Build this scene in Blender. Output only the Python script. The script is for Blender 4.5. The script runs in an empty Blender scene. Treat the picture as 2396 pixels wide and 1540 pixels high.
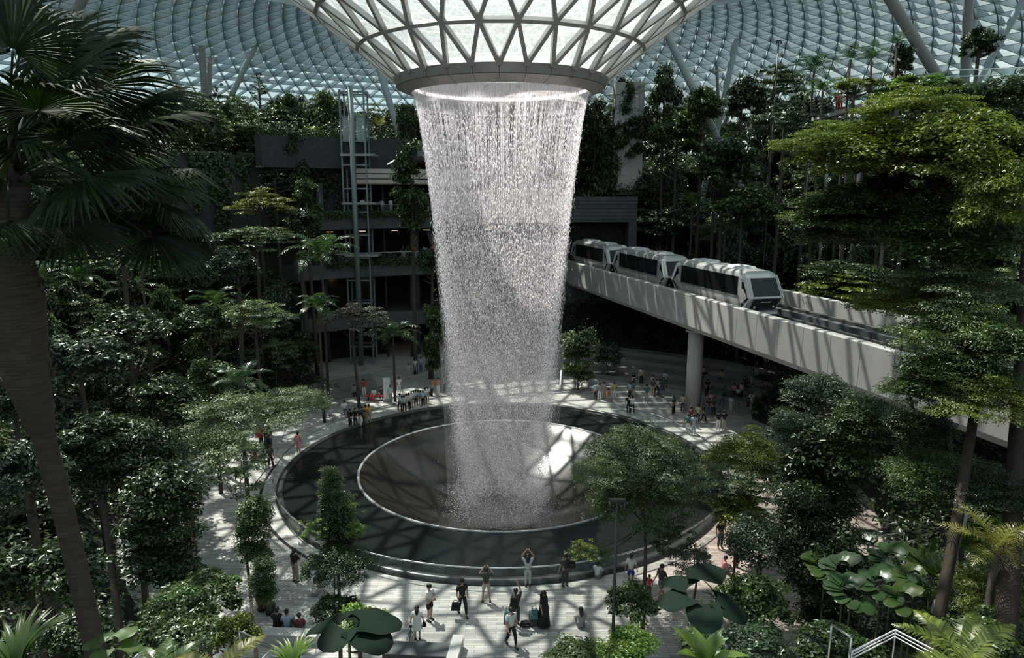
import bpy, math, random
import numpy as np
from mathutils import Vector, Matrix

R = math.radians
PI = math.pi
scene = bpy.context.scene
COL = scene.collection
random.seed(7)
rng = np.random.default_rng(11)

# ------------------------------------------------------------------ camera, light, exposure
FPX, CX, CY = 1650.0, 1198.0, 770.0
PITCH = R(11.0)
CAM = (0.68, -46.2, 18.8)
cam_data = bpy.data.cameras.new('camera')
cam_data.sensor_width = 36.0
cam_data.lens = 36.0 * FPX / 2396.0
cam_data.clip_start, cam_data.clip_end = 0.2, 600
cam = bpy.data.objects.new('camera', cam_data)
cam.location = CAM
cam.rotation_euler = (R(90) - PITCH, 0, 0)
COL.objects.link(cam)
scene.camera = cam

world = bpy.data.worlds.new('sky')
scene.world = world
world.use_nodes = True
wn, wl = world.node_tree.nodes, world.node_tree.links
wn.clear()
w_out = wn.new('ShaderNodeOutputWorld')
w_bg = wn.new('ShaderNodeBackground')
w_tc = wn.new('ShaderNodeTexCoord')
w_sep = wn.new('ShaderNodeSeparateXYZ')
w_ramp = wn.new('ShaderNodeValToRGB')
w_ramp.color_ramp.elements[0].position = 0.0
w_ramp.color_ramp.elements[0].color = (0.74, 0.90, 0.92, 1)
w_ramp.color_ramp.elements[1].position = 0.7
w_ramp.color_ramp.elements[1].color = (0.54, 0.70, 0.77, 1)
wl.new(w_tc.outputs['Generated'], w_sep.inputs[0])
wl.new(w_sep.outputs['Z'], w_ramp.inputs[0])
wl.new(w_ramp.outputs[0], w_bg.inputs[0])
w_bg.inputs[1].default_value = 1.05
wl.new(w_bg.outputs[0], w_out.inputs[0])

SUN_DIR = Vector((-0.33, 0.36, 0.875)).normalized()
sun_data = bpy.data.lights.new('sun', 'SUN')
sun_data.energy = 9.0
sun_data.angle = R(0.55)
sun_data.color = (1.0, 0.925, 0.82)
sun = bpy.data.objects.new('sun', sun_data)
sun.rotation_euler = SUN_DIR.to_track_quat('Z', 'Y').to_euler()
sun.location = (0, 0, 90)
COL.objects.link(sun)

scene.view_settings.view_transform = 'Standard'
scene.view_settings.look = 'None'
scene.view_settings.exposure = -0.12
scene.view_settings.gamma = 1.0
scene.view_settings.use_curve_mapping = False
try:
    c = scene.cycles
    c.max_bounces = 5
    c.diffuse_bounces = 2
    c.glossy_bounces = 2
    c.transmission_bounces = 3
    c.transparent_max_bounces = 24
    c.caustics_reflective = False
    c.caustics_refractive = False
    c.use_adaptive_sampling = True
    c.adaptive_threshold = 0.03
    c.use_denoising = True
    c.sample_clamp_indirect = 4.0
except Exception:
    pass

# ------------------------------------------------------------------ helpers
SP, CP = math.sin(PITCH), math.cos(PITCH)

def at(px, py, D):
    """the point seen at a photo pixel, D metres in front of the camera (along the ground)"""
    u, v = (px - CX) / FPX, (CY - py) / FPX
    t = D / (CP + v * SP)
    return Vector((CAM[0] + u * t, CAM[1] + D, CAM[2] + t * (-SP + v * CP)))

def on(px, py, z=0.0):
    """the point seen at a photo pixel on the level z"""
    u, v = (px - CX) / FPX, (CY - py) / FPX
    t = (z - CAM[2]) / (-SP + v * CP)
    return Vector((CAM[0] + u * t, CAM[1] + t * (CP + v * SP), z))

def project(p):
    dx, dy, dz = p[0] - CAM[0], p[1] - CAM[1], p[2] - CAM[2]
    zc = dy * CP - dz * SP
    if zc < 0.1:
        return None
    return CX + FPX * dx / zc, CY - FPX * (dy * SP + dz * CP) / zc, zc

def smooth(a, b, x):
    t = min(1, max(0, (x - a) / (b - a)))
    return t * t * (3 - 2 * t)

def np_mesh(name, V, F):
    V = np.asarray(V, dtype=np.float32).reshape(-1, 3)
    F = np.asarray(F, dtype=np.int32)
    me = bpy.data.meshes.new(name)
    n, k = F.shape
    me.vertices.add(len(V)); me.vertices.foreach_set('co', V.ravel())
    me.loops.add(n * k); me.loops.foreach_set('vertex_index', F.ravel())
    me.polygons.add(n); me.polygons.foreach_set('loop_start', np.arange(0, n * k, k, dtype=np.int32))
    me.update(calc_edges=True)
    return me

class MB:
    """collects shapes, then links them as one mesh object"""
    def __init__(s):
        s.v, s.f, s.sm = [], [], []
    def quad(s, a, b, c, d):
        n = len(s.v); s.v += [a, b, c, d]; s.f.append((n, n+1, n+2, n+3)); s.sm.append(False)
    def poly(s, pts):
        n = len(s.v); s.v += list(pts); s.f.append(tuple(range(n, n+len(pts)))); s.sm.append(False)
    def hexa(s, p):
        n = len(s.v); s.v += [tuple(q) for q in p]
        for f in ((0,3,2,1),(4,5,6,7),(0,1,5,4),(1,2,6,5),(2,3,7,6),(3,0,4,7)):
            s.f.append(tuple(n+i for i in f)); s.sm.append(False)
    def box(s, c, size, rz=0.0, M=None):
        hx, hy, hz = size[0]/2, size[1]/2, size[2]/2
        ca, sa = math.cos(rz), math.sin(rz)
        P = []
        for z in (-hz, hz):
            for x, y in ((-hx,-hy),(hx,-hy),(hx,hy),(-hx,hy)):
                P.append((c[0]+x*ca-y*sa, c[1]+x*sa+y*ca, c[2]+z))
        if M: P = [tuple(M @ Vector(q)) for q in P]
        s.hexa(P)
    def beam(s, a, b, w, d, up):
        a, b, up = Vector(a), Vector(b), Vector(up)
        t = (b - a).normalized(); sd = t.cross(up)
        if sd.length < 1e-5: sd = t.cross(Vector((1,0,0)))
        sd.normalize(); u = sd.cross(t).normalized()
        sd *= w/2; u *= d/2
        s.hexa([a-sd-u, a+sd-u, a+sd+u, a-sd+u, b-sd-u, b+sd-u, b+sd+u, b-sd+u])
    def tube(s, pts, rad, n=8, caps=True, smooth_=True):
        pts = [Vector(p) for p in pts]
        if not hasattr(rad, '__len__'): rad = [rad]*len(pts)
        base = len(s.v); ref = Vector((0.13, 0.31, 0.94))
        for i, p in enumerate(pts):
            t = (pts[min(i+1, len(pts)-1)] - pts[max(i-1, 0)]).normalized()
            a = t.cross(ref)
            if a.length < 0.05: a = t.cross(Vector((1, 0, 0)))
            a.normalize(); b = t.cross(a)
            for k in range(n):
                w = 2*PI*k/n
                s.v.append(tuple(p + (a*math.cos(w) + b*math.sin(w))*rad[i]))
        for i in range(len(pts)-1):
            for k in range(n):
                k2 = (k+1) % n
                s.f.append((base+i*n+k, base+i*n+k2, base+(i+1)*n+k2, base+(i+1)*n+k)); s.sm.append(smooth_)
        if caps:
            s.f.append(tuple(base+k for k in reversed(range(n)))); s.sm.append(False)
            e = base+(len(pts)-1)*n
            s.f.append(tuple(e+k for k in range(n))); s.sm.append(False)
    def lathe(s, prof, n=96, a0=0.0, a1=2*PI, c=(0,0,0), smooth_=True, closed=False):
        base = len(s.v); full = abs(a1-a0-2*PI) < 1e-6
        m = n if full else n+1; L = len(prof)
        for i in range(m):
            a = a0+(a1-a0)*i/n
            for r, z in prof:
                s.v.append((c[0]+r*math.cos(a), c[1]+r*math.sin(a), c[2]+z))
        for i in range(n):
            i2 = (i+1) % m
            for j in range(L if closed else L-1):
                j2 = (j+1) % L
                s.f.append((base+i*L+j, base+i2*L+j, base+i2*L+j2, base+i*L+j2)); s.sm.append(smooth_)
        if closed and not full:
            s.f.append(tuple(base+j for j in range(L))); s.sm.append(False)
            e = base+n*L
            s.f.append(tuple(e+j for j in reversed(range(L)))); s.sm.append(False)
    def ball(s, c, r, n=8, sc=(1,1,1)):
        base = len(s.v); m = n//2+1
        for i in range(m+1):
            t = PI*i/m
            for k in range(n):
                w = 2*PI*k/n
                s.v.append((c[0]+r*sc[0]*math.sin(t)*math.cos(w), c[1]+r*sc[1]*math.sin(t)*math.sin(w), c[2]+r*sc[2]*math.cos(t)))
        for i in range(m):
            for k in range(n):
                k2 = (k+1) % n
                s.f.append((base+i*n+k, base+(i+1)*n+k, base+(i+1)*n+k2, base+i*n+k2)); s.sm.append(True)
    def mesh(s, name):
        me = bpy.data.meshes.new(name)
        me.from_pydata([tuple(v) for v in s.v], [], s.f)
        me.polygons.foreach_set('use_smooth', s.sm)
        me.update()
        return me
    def build(s, name, mat, parent=None):
        return link(name, s.mesh(name), mat, parent)

def link(name, me, mat, parent=None, loc=None):
    o = bpy.data.objects.new(name, me)
    if mat is not None and me is not None and not me.materials:
        me.materials.append(mat)
    COL.objects.link(o)
    if loc is not None: o.location = loc
    if parent: o.parent = parent
    return o

def tag(o, label=None, cat=None, group=None, kind=None):
    if label: o['label'] = label
    if cat: o['category'] = cat
    if group: o['group'] = group
    if kind: o['kind'] = kind
    return o

def empty(name, loc=(0,0,0), rz=0.0, label=None, cat=None, group=None, kind=None):
    o = bpy.data.objects.new(name, None)
    o.empty_display_size = 0.2
    o.location = loc; o.rotation_euler = (0, 0, rz)
    COL.objects.link(o)
    return tag(o, label, cat, group, kind)

# ------------------------------------------------------------------ materials
MATS = {}
def new_mat(name):
    m = bpy.data.materials.new(name); m.use_nodes = True
    nt = m.node_tree; nt.nodes.clear()
    out = nt.nodes.new('ShaderNodeOutputMaterial')
    MATS[name] = m
    return m, nt.nodes, nt.links, out

def pbr(name, col, rough=0.6, metal=0.0, noise=0.0, nscale=3.0, spec=0.5, bump=0.0, stretch=(1,1,1), emit=0.0):
    m, N, L, out = new_mat(name)
    b = N.new('ShaderNodeBsdfPrincipled')
    b.inputs['Base Color'].default_value = (*col, 1)
    b.inputs['Roughness'].default_value = rough
    b.inputs['Metallic'].default_value = metal
    b.inputs['Specular IOR Level'].default_value = spec
    if emit:
        b.inputs['Emission Color'].default_value = (*col, 1)
        b.inputs['Emission Strength'].default_value = emit
    if noise or bump:
        tc = N.new('ShaderNodeTexCoord'); mp = N.new('ShaderNodeMapping')
        mp.inputs['Scale'].default_value = stretch
        nz = N.new('ShaderNodeTexNoise'); nz.inputs['Scale'].default_value = nscale; nz.inputs['Detail'].default_value = 5
        L.new(tc.outputs['Object'], mp.inputs[0]); L.new(mp.outputs[0], nz.inputs[0])
        if noise:
            mr = N.new('ShaderNodeMapRange')
            mr.inputs['To Min'].default_value = 1-noise; mr.inputs['To Max'].default_value = 1+noise
            mr.inputs['From Min'].default_value = 0.3; mr.inputs['From Max'].default_value = 0.7
            L.new(nz.outputs[0], mr.inputs[0])
            mx = N.new('ShaderNodeVectorMath'); mx.operation = 'SCALE'
            mx.inputs[0].default_value = col
            L.new(mr.outputs[0], mx.inputs['Scale']); L.new(mx.outputs[0], b.inputs['Base Color'])
        if bump:
            bp = N.new('ShaderNodeBump'); bp.inputs['Strength'].default_value = bump; bp.inputs['Distance'].default_value = 0.05
            L.new(nz.outputs[0], bp.inputs['Height']); L.new(bp.outputs[0], b.inputs['Normal'])
    L.new(b.outputs[0], out.inputs[0])
    return m

def leaf_mat(name, c0, c1, rough=0.42, trans=0.3, hue=0.15, spec=0.6):
    rough *= .8
    m, N, L, out = new_mat(name)
    g = N.new('ShaderNodeNewGeometry'); oi = N.new('ShaderNodeObjectInfo')
    ramp = N.new('ShaderNodeValToRGB')
    ramp.color_ramp.elements[0].color = (*c0, 1); ramp.color_ramp.elements[1].color = (*c1, 1)
    L.new(g.outputs['Random Per Island'], ramp.inputs[0])
    mr = N.new('ShaderNodeMapRange'); mr.inputs['To Min'].default_value = 1-hue; mr.inputs['To Max'].default_value = 1+hue
    L.new(oi.outputs['Random'], mr.inputs[0])
    sc = N.new('ShaderNodeVectorMath'); sc.operation = 'SCALE'
    L.new(ramp.outputs[0], sc.inputs[0]); L.new(mr.outputs[0], sc.inputs['Scale'])
    b = N.new('ShaderNodeBsdfPrincipled')
    b.inputs['Roughness'].default_value = rough
    b.inputs['Specular IOR Level'].default_value = spec
    L.new(sc.outputs[0], b.inputs['Base Color'])
    t = N.new('ShaderNodeBsdfTranslucent')
    ts = N.new('ShaderNodeVectorMath'); ts.operation = 'MULTIPLY'; ts.inputs[1].default_value = (1.25, 1.35, 0.5)
    L.new(sc.outputs[0], ts.inputs[0]); L.new(ts.outputs[0], t.inputs[0])
    mx = N.new('ShaderNodeMixShader'); mx.inputs[0].default_value = trans
    L.new(b.outputs[0], mx.inputs[1]); L.new(t.outputs[0], mx.inputs[2]); L.new(mx.outputs[0], out.inputs[0])
    return m

def glass_mat(name, tint=(0.86, 0.94, 0.94), refl=0.06, haze=0.0):
    m, N, L, out = new_mat(name)
    t = N.new('ShaderNodeBsdfTransparent'); t.inputs[0].default_value = (*tint, 1)
    g = N.new('ShaderNodeBsdfGlossy'); g.inputs['Roughness'].default_value = 0.05
    mx = N.new('ShaderNodeMixShader'); mx.inputs[0].default_value = refl
    L.new(t.outputs[0], mx.inputs[1]); L.new(g.outputs[0], mx.inputs[2])
    last = mx
    if haze:
        d = N.new('ShaderNodeBsdfDiffuse'); d.inputs[0].default_value = (0.8, 0.85, 0.85, 1)
        m2 = N.new('ShaderNodeMixShader'); m2.inputs[0].default_value = haze
        L.new(mx.outputs[0], m2.inputs[1]); L.new(d.outputs[0], m2.inputs[2]); last = m2
    L.new(last.outputs[0], out.inputs[0])
    return m

M_steel = pbr('white_steel', (0.46, 0.53, 0.565), 0.45, 0.0, 0.06, 0.6)
M_funnel = pbr('funnel_steel', (0.40, 0.39, 0.37), 0.42, 0.15, 0.05, 0.6)
M_glassroof = glass_mat('roof_glass', (0.86, 0.93, 0.93), 0.05)
M_wetglass = glass_mat('wet_funnel_glass', (0.86, 0.94, 0.94), 0.05, 0.0)
def _wet():
    m = M_wetglass; N, L = m.node_tree.nodes, m.node_tree.links
    out = [n for n in N if n.type == 'OUTPUT_MATERIAL'][0]; last = out.inputs[0].links[0].from_socket
    t = N.new('ShaderNodeBsdfTranslucent'); t.inputs[0].default_value = (.80, .88, .88, 1)
    tc = N.new('ShaderNodeTexCoord'); nz = N.new('ShaderNodeTexNoise'); nz.inputs['Scale'].default_value = 5; nz.inputs['Detail'].default_value = 6
    mr = N.new('ShaderNodeMapRange'); mr.inputs['From Min'].default_value = .3; mr.inputs['From Max'].default_value = .7; mr.inputs['To Min'].default_value = .26; mr.inputs['To Max'].default_value = .42
    L.new(tc.outputs['Object'], nz.inputs[0]); L.new(nz.outputs[0], mr.inputs[0])
    mx = N.new('ShaderNodeMixShader'); L.new(mr.outputs[0], mx.inputs[0]); L.new(last, mx.inputs[1]); L.new(t.outputs[0], mx.inputs[2]); L.new(mx.outputs[0], out.inputs[0])
_wet()
M_glass = glass_mat('clear_glass', (0.93, 0.97, 0.96), 0.025)
M_ring = pbr('ring_cladding', (0.33, 0.31, 0.29), 0.38, 0.35, 0.05, 1.0)
M_white = pbr('white_paint', (0.78, 0.77, 0.77), 0.5)
M_led = pbr('led_white', (1.0, 0.86, 0.88), 0.5, emit=3.0)
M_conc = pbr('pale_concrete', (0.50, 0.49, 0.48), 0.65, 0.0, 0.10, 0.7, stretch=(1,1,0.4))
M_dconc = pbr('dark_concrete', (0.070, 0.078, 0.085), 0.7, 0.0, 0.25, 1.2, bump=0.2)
M_stonewall = pbr('slate_wall', (0.035, 0.039, 0.044), 0.75, 0.0, 0.4, 2.5, bump=0.5, stretch=(1,1,3))
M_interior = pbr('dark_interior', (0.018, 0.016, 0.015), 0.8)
M_beige = pbr('beige_soffit', (0.55, 0.51, 0.45), 0.6)
M_warm = pbr('warm_ceiling', (0.25, 0.12, 0.06), 0.6)
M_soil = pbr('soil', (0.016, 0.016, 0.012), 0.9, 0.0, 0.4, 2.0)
M_metal = pbr('brushed_metal', (0.62, 0.64, 0.66), 0.25, 0.9)
M_black = pbr('black_metal', (0.012, 0.012, 0.013), 0.4)
M_bark = pbr('bark', (0.060, 0.046, 0.034), 0.85, 0.0, 0.35, 8.0, bump=0.6, stretch=(1,1,0.3))
M_palmbark = pbr('palm_bark', (0.045, 0.035, 0.026), 0.85, 0.0, 0.5, 6.0, bump=0.8, stretch=(0.4,0.4,5))
M_redbark = pbr('reddish_bark', (0.032, 0.020, 0.013), 0.8, 0.0, 0.3, 6.0, bump=0.5, stretch=(1,1,0.3))

# stone paving of the plaza
def paving():
    m, N, L, out = new_mat('stone_paving')
    tc = N.new('ShaderNodeTexCoord')
    br = N.new('ShaderNodeTexBrick')
    br.inputs['Scale'].default_value = 1.0
    br.inputs['Brick Width'].default_value = 0.9; br.inputs['Row Height'].default_value = 0.16
    br.inputs['Mortar Size'].default_value = 0.012
    br.inputs['Color1'].default_value = (0.52, 0.51, 0.48, 1); br.inputs['Color2'].default_value = (0.29, 0.28, 0.265, 1)
    br.inputs['Mortar'].default_value = (0.20, 0.20, 0.19, 1)
    nz = N.new('ShaderNodeTexNoise'); nz.inputs['Scale'].default_value = 0.6; nz.inputs['Detail'].default_value = 6
    L.new(tc.outputs['Object'], br.inputs[0]); L.new(tc.outputs['Object'], nz.inputs[0])
    mr = N.new('ShaderNodeMapRange'); mr.inputs['From Min'].default_value = 0.3; mr.inputs['From Max'].default_value = 0.7
    mr.inputs['To Min'].default_value = 0.85; mr.inputs['To Max'].default_value = 1.12
    L.new(nz.outputs[0], mr.inputs[0])
    # a warmer, redder stone on the right hand side of the plaza
    sp = N.new('ShaderNodeSeparateXYZ'); L.new(tc.outputs['Object'], sp.inputs[0])
    mrx = N.new('ShaderNodeMapRange'); mrx.inputs['From Min'].default_value = 4; mrx.inputs['From Max'].default_value = 13
    L.new(sp.outputs['X'], mrx.inputs[0])
    tint = N.new('ShaderNodeMix'); tint.data_type = 'RGBA'
    tint.inputs['A'].default_value = (1, 1, 1, 1); tint.inputs['B'].default_value = (0.92, 0.76, 0.70, 1)
    mry = N.new('ShaderNodeMapRange'); mry.inputs['From Min'].default_value = 4; mry.inputs['From Max'].default_value = -4
    L.new(sp.outputs['Y'], mry.inputs[0]); mm = N.new('ShaderNodeMath'); mm.operation = 'MULTIPLY'
    L.new(mrx.outputs[0], mm.inputs[0]); L.new(mry.outputs[0], mm.inputs[1]); L.new(mm.outputs[0], tint.inputs['Factor'])
    mul = N.new('ShaderNodeVectorMath'); mul.operation = 'MULTIPLY'
    L.new(br.outputs[0], mul.inputs[0]); L.new(tint.outputs['Result'], mul.inputs[1])
    sc = N.new('ShaderNodeVectorMath'); sc.operation = 'SCALE'
    L.new(mul.outputs[0], sc.inputs[0]); L.new(mr.outputs[0], sc.inputs['Scale'])
    b = N.new('ShaderNodeBsdfPrincipled'); b.inputs['Roughness'].default_value = 0.6
    L.new(sc.outputs[0], b.inputs['Base Color']); L.new(b.outputs[0], out.inputs[0])
    return m
M_pave = paving()

def pool_water():
    m, N, L, out = new_mat('pool_water')
    b = N.new('ShaderNodeBsdfPrincipled')
    b.inputs['Base Color'].default_value = (0.010, 0.013, 0.013, 1)
    b.inputs['Roughness'].default_value = 0.13
    b.inputs['IOR'].default_value = 1.33
    tc = N.new('ShaderNodeTexCoord'); nz = N.new('ShaderNodeTexNoise')
    nz.inputs['Scale'].default_value = 1.4; nz.inputs['Detail'].default_value = 3
    bp = N.new('ShaderNodeBump'); bp.inputs['Strength'].default_value = 0.12; bp.inputs['Distance'].default_value = 0.05
    L.new(tc.outputs['Object'], nz.inputs[0]); L.new(nz.outputs[0], bp.inputs['Height']); L.new(bp.outputs[0], b.inputs['Normal'])
    L.new(b.outputs[0], out.inputs[0])
    return m
M_pool = pool_water()

def bowl_mat():
    m, N, L, out = new_mat('bowl_water')
    b = N.new('ShaderNodeBsdfPrincipled')
    b.inputs['Roughness'].default_value = 0.22
    b.inputs['IOR'].default_value = 1.45
    b.inputs['Coat Weight'].default_value = 0.6
    b.inputs['Coat Roughness'].default_value = 0.12
    tc = N.new('ShaderNodeTexCoord'); nz = N.new('ShaderNodeTexNoise')
    nz.inputs['Scale'].default_value = 9; nz.inputs['Detail'].default_value = 6
    rp = N.new('ShaderNodeValToRGB')
    rp.color_ramp.elements[0].position = 0.3; rp.color_ramp.elements[0].color = (0.012, 0.011, 0.009, 1)
    rp.color_ramp.elements[1].position = 0.75; rp.color_ramp.elements[1].color = (0.030, 0.028, 0.024, 1)
    L.new(tc.outputs['Object'], nz.inputs[0]); L.new(nz.outputs[0], rp.inputs[0]); L.new(rp.outputs[0], b.inputs['Base Color'])
    L.new(b.outputs[0], out.inputs[0])
    return m
M_bowl = bowl_mat()

def curtain_mat(name, amount, kz, lo, hi, col):
    """thin streaked sheet of falling water: alpha from noise stretched along the fall"""
    m, N, L, out = new_mat(name)
    tc = N.new('ShaderNodeTexCoord'); sp = N.new('ShaderNodeSeparateXYZ')
    L.new(tc.outputs['Object'], sp.inputs[0])
    at2 = N.new('ShaderNodeMath'); at2.operation = 'ARCTAN2'
    L.new(sp.outputs['Y'], at2.inputs[0]); L.new(sp.outputs['X'], at2.inputs[1])
    mu = N.new('ShaderNodeMath'); mu.operation = 'MULTIPLY'; mu.inputs[1].default_value = 30
    L.new(at2.outputs[0], mu.inputs[0])
    mz = N.new('ShaderNodeMath'); mz.operation = 'MULTIPLY'; mz.inputs[1].default_value = kz
    L.new(sp.outputs['Z'], mz.inputs[0])
    cb = N.new('ShaderNodeCombineXYZ'); L.new(mu.outputs[0], cb.inputs[0]); L.new(mz.outputs[0], cb.inputs[1])
    nz = N.new('ShaderNodeTexNoise'); nz.inputs['Scale'].default_value = 1.6; nz.inputs['Detail'].default_value = 5; nz.inputs['Roughness'].default_value = 0.7
    L.new(cb.outputs[0], nz.inputs[0])
    mr = N.new('ShaderNodeMapRange'); mr.inputs['From Min'].default_value = lo; mr.inputs['From Max'].default_value = hi
    mr.inputs['To Min'].default_value = 0.0; mr.inputs['To Max'].default_value = amount
    L.new(nz.outputs[0], mr.inputs[0])
    d = N.new('ShaderNodeBsdfDiffuse'); d.inputs[0].default_value = (*col, 1)
    t = N.new('ShaderNodeBsdfTranslucent'); t.inputs[0].default_value = (*col, 1)
    m1 = N.new('ShaderNodeMixShader'); m1.inputs[0].default_value = 0.5
    L.new(d.outputs[0], m1.inputs[1]); L.new(t.outputs[0], m1.inputs[2])
    tr = N.new('ShaderNodeBsdfTransparent')
    m2 = N.new('ShaderNodeMixShader')
    L.new(mr.outputs[0], m2.inputs[0]); L.new(tr.outputs[0], m2.inputs[1]); L.new(m1.outputs[0], m2.inputs[2])
    L.new(m2.outputs[0], out.inputs[0])
    return m

# leaves
L_dark = leaf_mat('leaf_dark', (0.010, 0.026, 0.008), (0.048, 0.085, 0.020), 0.42, 0.25)
L_mid = leaf_mat('leaf_mid', (0.025, 0.055, 0.016), (0.085, 0.135, 0.035), 0.42, 0.32)
L_yel = leaf_mat('leaf_yellow_green', (0.050, 0.085, 0.012), (0.21, 0.25, 0.045), 0.42, 0.40)
L_pale = leaf_mat('leaf_pale', (0.060, 0.095, 0.045), (0.17, 0.22, 0.11), 0.45, 0.32)
L_gold = leaf_mat('leaf_gold', (0.11, 0.12, 0.03), (0.26, 0.24, 0.06), 0.5, 0.35)
L_blue = leaf_mat('leaf_bluish', (0.024, 0.045, 0.026), (0.085, 0.125, 0.07), 0.35, 0.22)
L_palm = leaf_mat('leaf_palm', (0.020, 0.055, 0.022), (0.07, 0.13, 0.05), 0.35, 0.28)
L_fan = leaf_mat('leaf_fan', (0.006, 0.015, 0.005), (0.022, 0.042, 0.010), 0.6, 0.12, spec=.2)
L_giant = leaf_mat('leaf_giant', (0.004, 0.011, 0.007), (0.008, 0.020, 0.012), 0.9, 0.08, spec=.12)
L_grey = leaf_mat('leaf_grey', (0.07, 0.075, 0.06), (0.15, 0.15, 0.12), 0.6, 0.2)
L_bright = leaf_mat('leaf_bright', (0.07, 0.14, 0.02), (0.17, 0.26, 0.05), 0.4, 0.4)

# ------------------------------------------------------------------ leaf clouds
def unit(v):
    return v / np.maximum(1e-6, np.linalg.norm(v, axis=1, keepdims=True))

def leaf_cloud(C, Nn, ln, wd, full=False, jitter=0.35, r=None, droop=0.12):
    """one small folded leaf per centre C with blade normal Nn"""
    r = r or rng
    n = len(C)
    Nn = unit(Nn + r.normal(0, jitter, (n, 3)))
    a = r.normal(0, 1, (n, 3)); a[:, 2] -= 0.3
    ax = unit(a - (a * Nn).sum(1, keepdims=True) * Nn)
    sd = np.cross(Nn, ax)
    l = (ln * r.uniform(0.7, 1.3, (n, 1))); w = (wd * r.uniform(0.75, 1.25, (n, 1)))
    B = C - ax * l / 2; T = C + ax * l / 2 - Nn * l * droop
    if not full:
        Rr = C - ax * l * 0.06 + sd * w / 2 + Nn * w * 0.12
        Ll = C - ax * l * 0.06 - sd * w / 2 + Nn * w * 0.12
        V = np.stack([B, Rr, T, Ll], 1).reshape(-1, 3)
        i = np.arange(n)[:, None] * 4
        F = np.concatenate([i + np.array([[0, 1, 2]]), i + np.array([[0, 2, 3]])], 1).reshape(-1, 3)
    else:
        R1 = C - ax * l * 0.25 + sd * w * .42 + Nn * w * 0.12; R2 = C + ax * l * 0.14 + sd * w * .42 + Nn * w * .08
        L1 = C - ax * l * 0.25 - sd * w * .42 + Nn * w * 0.12; L2 = C + ax * l * 0.14 - sd * w * .42 + Nn * w * .08
        V = np.stack([B, R1, R2, T, L2, L1], 1).reshape(-1, 3)
        i = np.arange(n)[:, None] * 6
        F = np.concatenate([i + np.array([[0, 1, 2, 3]]), i + np.array([[0, 3, 4, 5]])], 1).reshape(-1, 4)
    return V, F

def crown(name, shape, n_leaf, ln, wd, clumps, seed, full=False, asp=1.0):
    """a crown about one unit in radius made of leaf clumps"""
    r = np.random.default_rng(seed)
    Cs, Ns = [], []
    per = n_leaf // clumps
    for k in range(clumps):
        if shape == 'umbrella':
            rad = math.sqrt(r.uniform(0, 1)) * 0.80; a = r.uniform(0, 2*PI)
            cz = 0.30 - 0.55 * rad**2 + r.normal(0, 0.10)
            c = np.array([rad*math.cos(a), rad*math.sin(a), cz]); rc = r.uniform(0.18, 0.32); sq = 0.22
        elif shape == 'column':
            a = r.uniform(0, 2*PI); z = r.uniform(-0.9, 0.88)
            rad = 0.42 * math.sqrt(max(0.05, 1-z*z)) * r.uniform(.5, 1.15)
            c = np.array([rad*math.cos(a), rad*math.sin(a), z*asp]); rc = r.uniform(0.22, 0.38); sq = 0.8
        elif shape == 'sparse':
            d = unit(r.normal(0, 1, (1, 3)))[0]; rad = r.uniform(0.3, 0.9)
            c = d*rad*np.array([1, 1, .8]); rc = r.uniform(0.12, 0.22); sq = 0.5
        else:
            d = unit(r.normal(0, 1, (1, 3)))[0]
            if d[2] < -0.35: d[2] *= -1
            c = d * r.uniform(0.38, 0.74) * np.array([1, 1, 0.8]); rc = r.uniform(0.20, 0.36); sq = 0.62
        d = unit(r.normal(0, 1, (per, 3))); d[:, 2] = np.where(d[:, 2] < -.2, -d[:, 2]*.6, d[:, 2])
        p = c + d * rc * r.uniform(0.45, 1.05, (per, 1)) * np.array([1, 1, sq])
        Cs.append(p); Ns.append(d * 0.55 + np.array([0, 0, 0.75]))
    V, F = leaf_cloud(np.concatenate(Cs), np.concatenate(Ns), ln, wd, full, r=r)
    return np_mesh(name, V, F)

CR = {
    'broad': [crown('foliage', 'broad', 5200, .105, .055, 34, 100+i) for i in range(4)],
    'umbrella': [crown('foliage', 'umbrella', 6500, .065, .032, 46, 200+i) for i in range(3)],
    'column': [crown('foliage', 'column', 5200, .115, .065, 36, 300+i, asp=1.0) for i in range(3)],
    'sparse': [crown('foliage', 'sparse', 2400, .075, .04, 40, 400+i) for i in range(2)],
    'big': [crown('foliage', 'broad', 15000, .052, .028, 80, 500+i, True) for i in range(3)],
    'bigumb': [crown('foliage', 'umbrella', 16000, .036, .018, 110, 600+i, True) for i in range(2)],
    'near': [crown('foliage', 'column', 12000, .07, .038, 64, 700+i, True) for i in range(3)],
}

def trunk_mesh(L, r0, r1, bend, rnd, branches=5, spread=1.5, crown_h=2.0):
    m = MB(); k = 7; pts = []; rad = []
    for i in range(k+1):
        t = i/k
        pts.append((bend[0]*math.sin(t*PI/1.3)*t, bend[1]*math.sin(t*PI/1.5)*t, L*t)); rad.append(r0+(r1-r0)*t)
    m.tube(pts, rad, 8)
    for b in range(branches):
        t = 1 - crown_h/L*rnd.uniform(0.15, 0.8)
        t = max(0.3, min(0.97, t)); i = t*k; p0 = Vector(pts[int(i)]).lerp(Vector(pts[min(k, int(i)+1)]), i-int(i))
        a = rnd.uniform(0, 2*PI); s = spread*rnd.uniform(.5, .95)
        p2 = p0+Vector((math.cos(a)*s, math.sin(a)*s, s*.45)); p1 = p0.lerp(p2, .5)+Vector((0, 0, -.08*s))
        m.tube([p0, p1, p2], [r1*1.0, r1*.6, r1*.25], 5)
    return m

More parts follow.
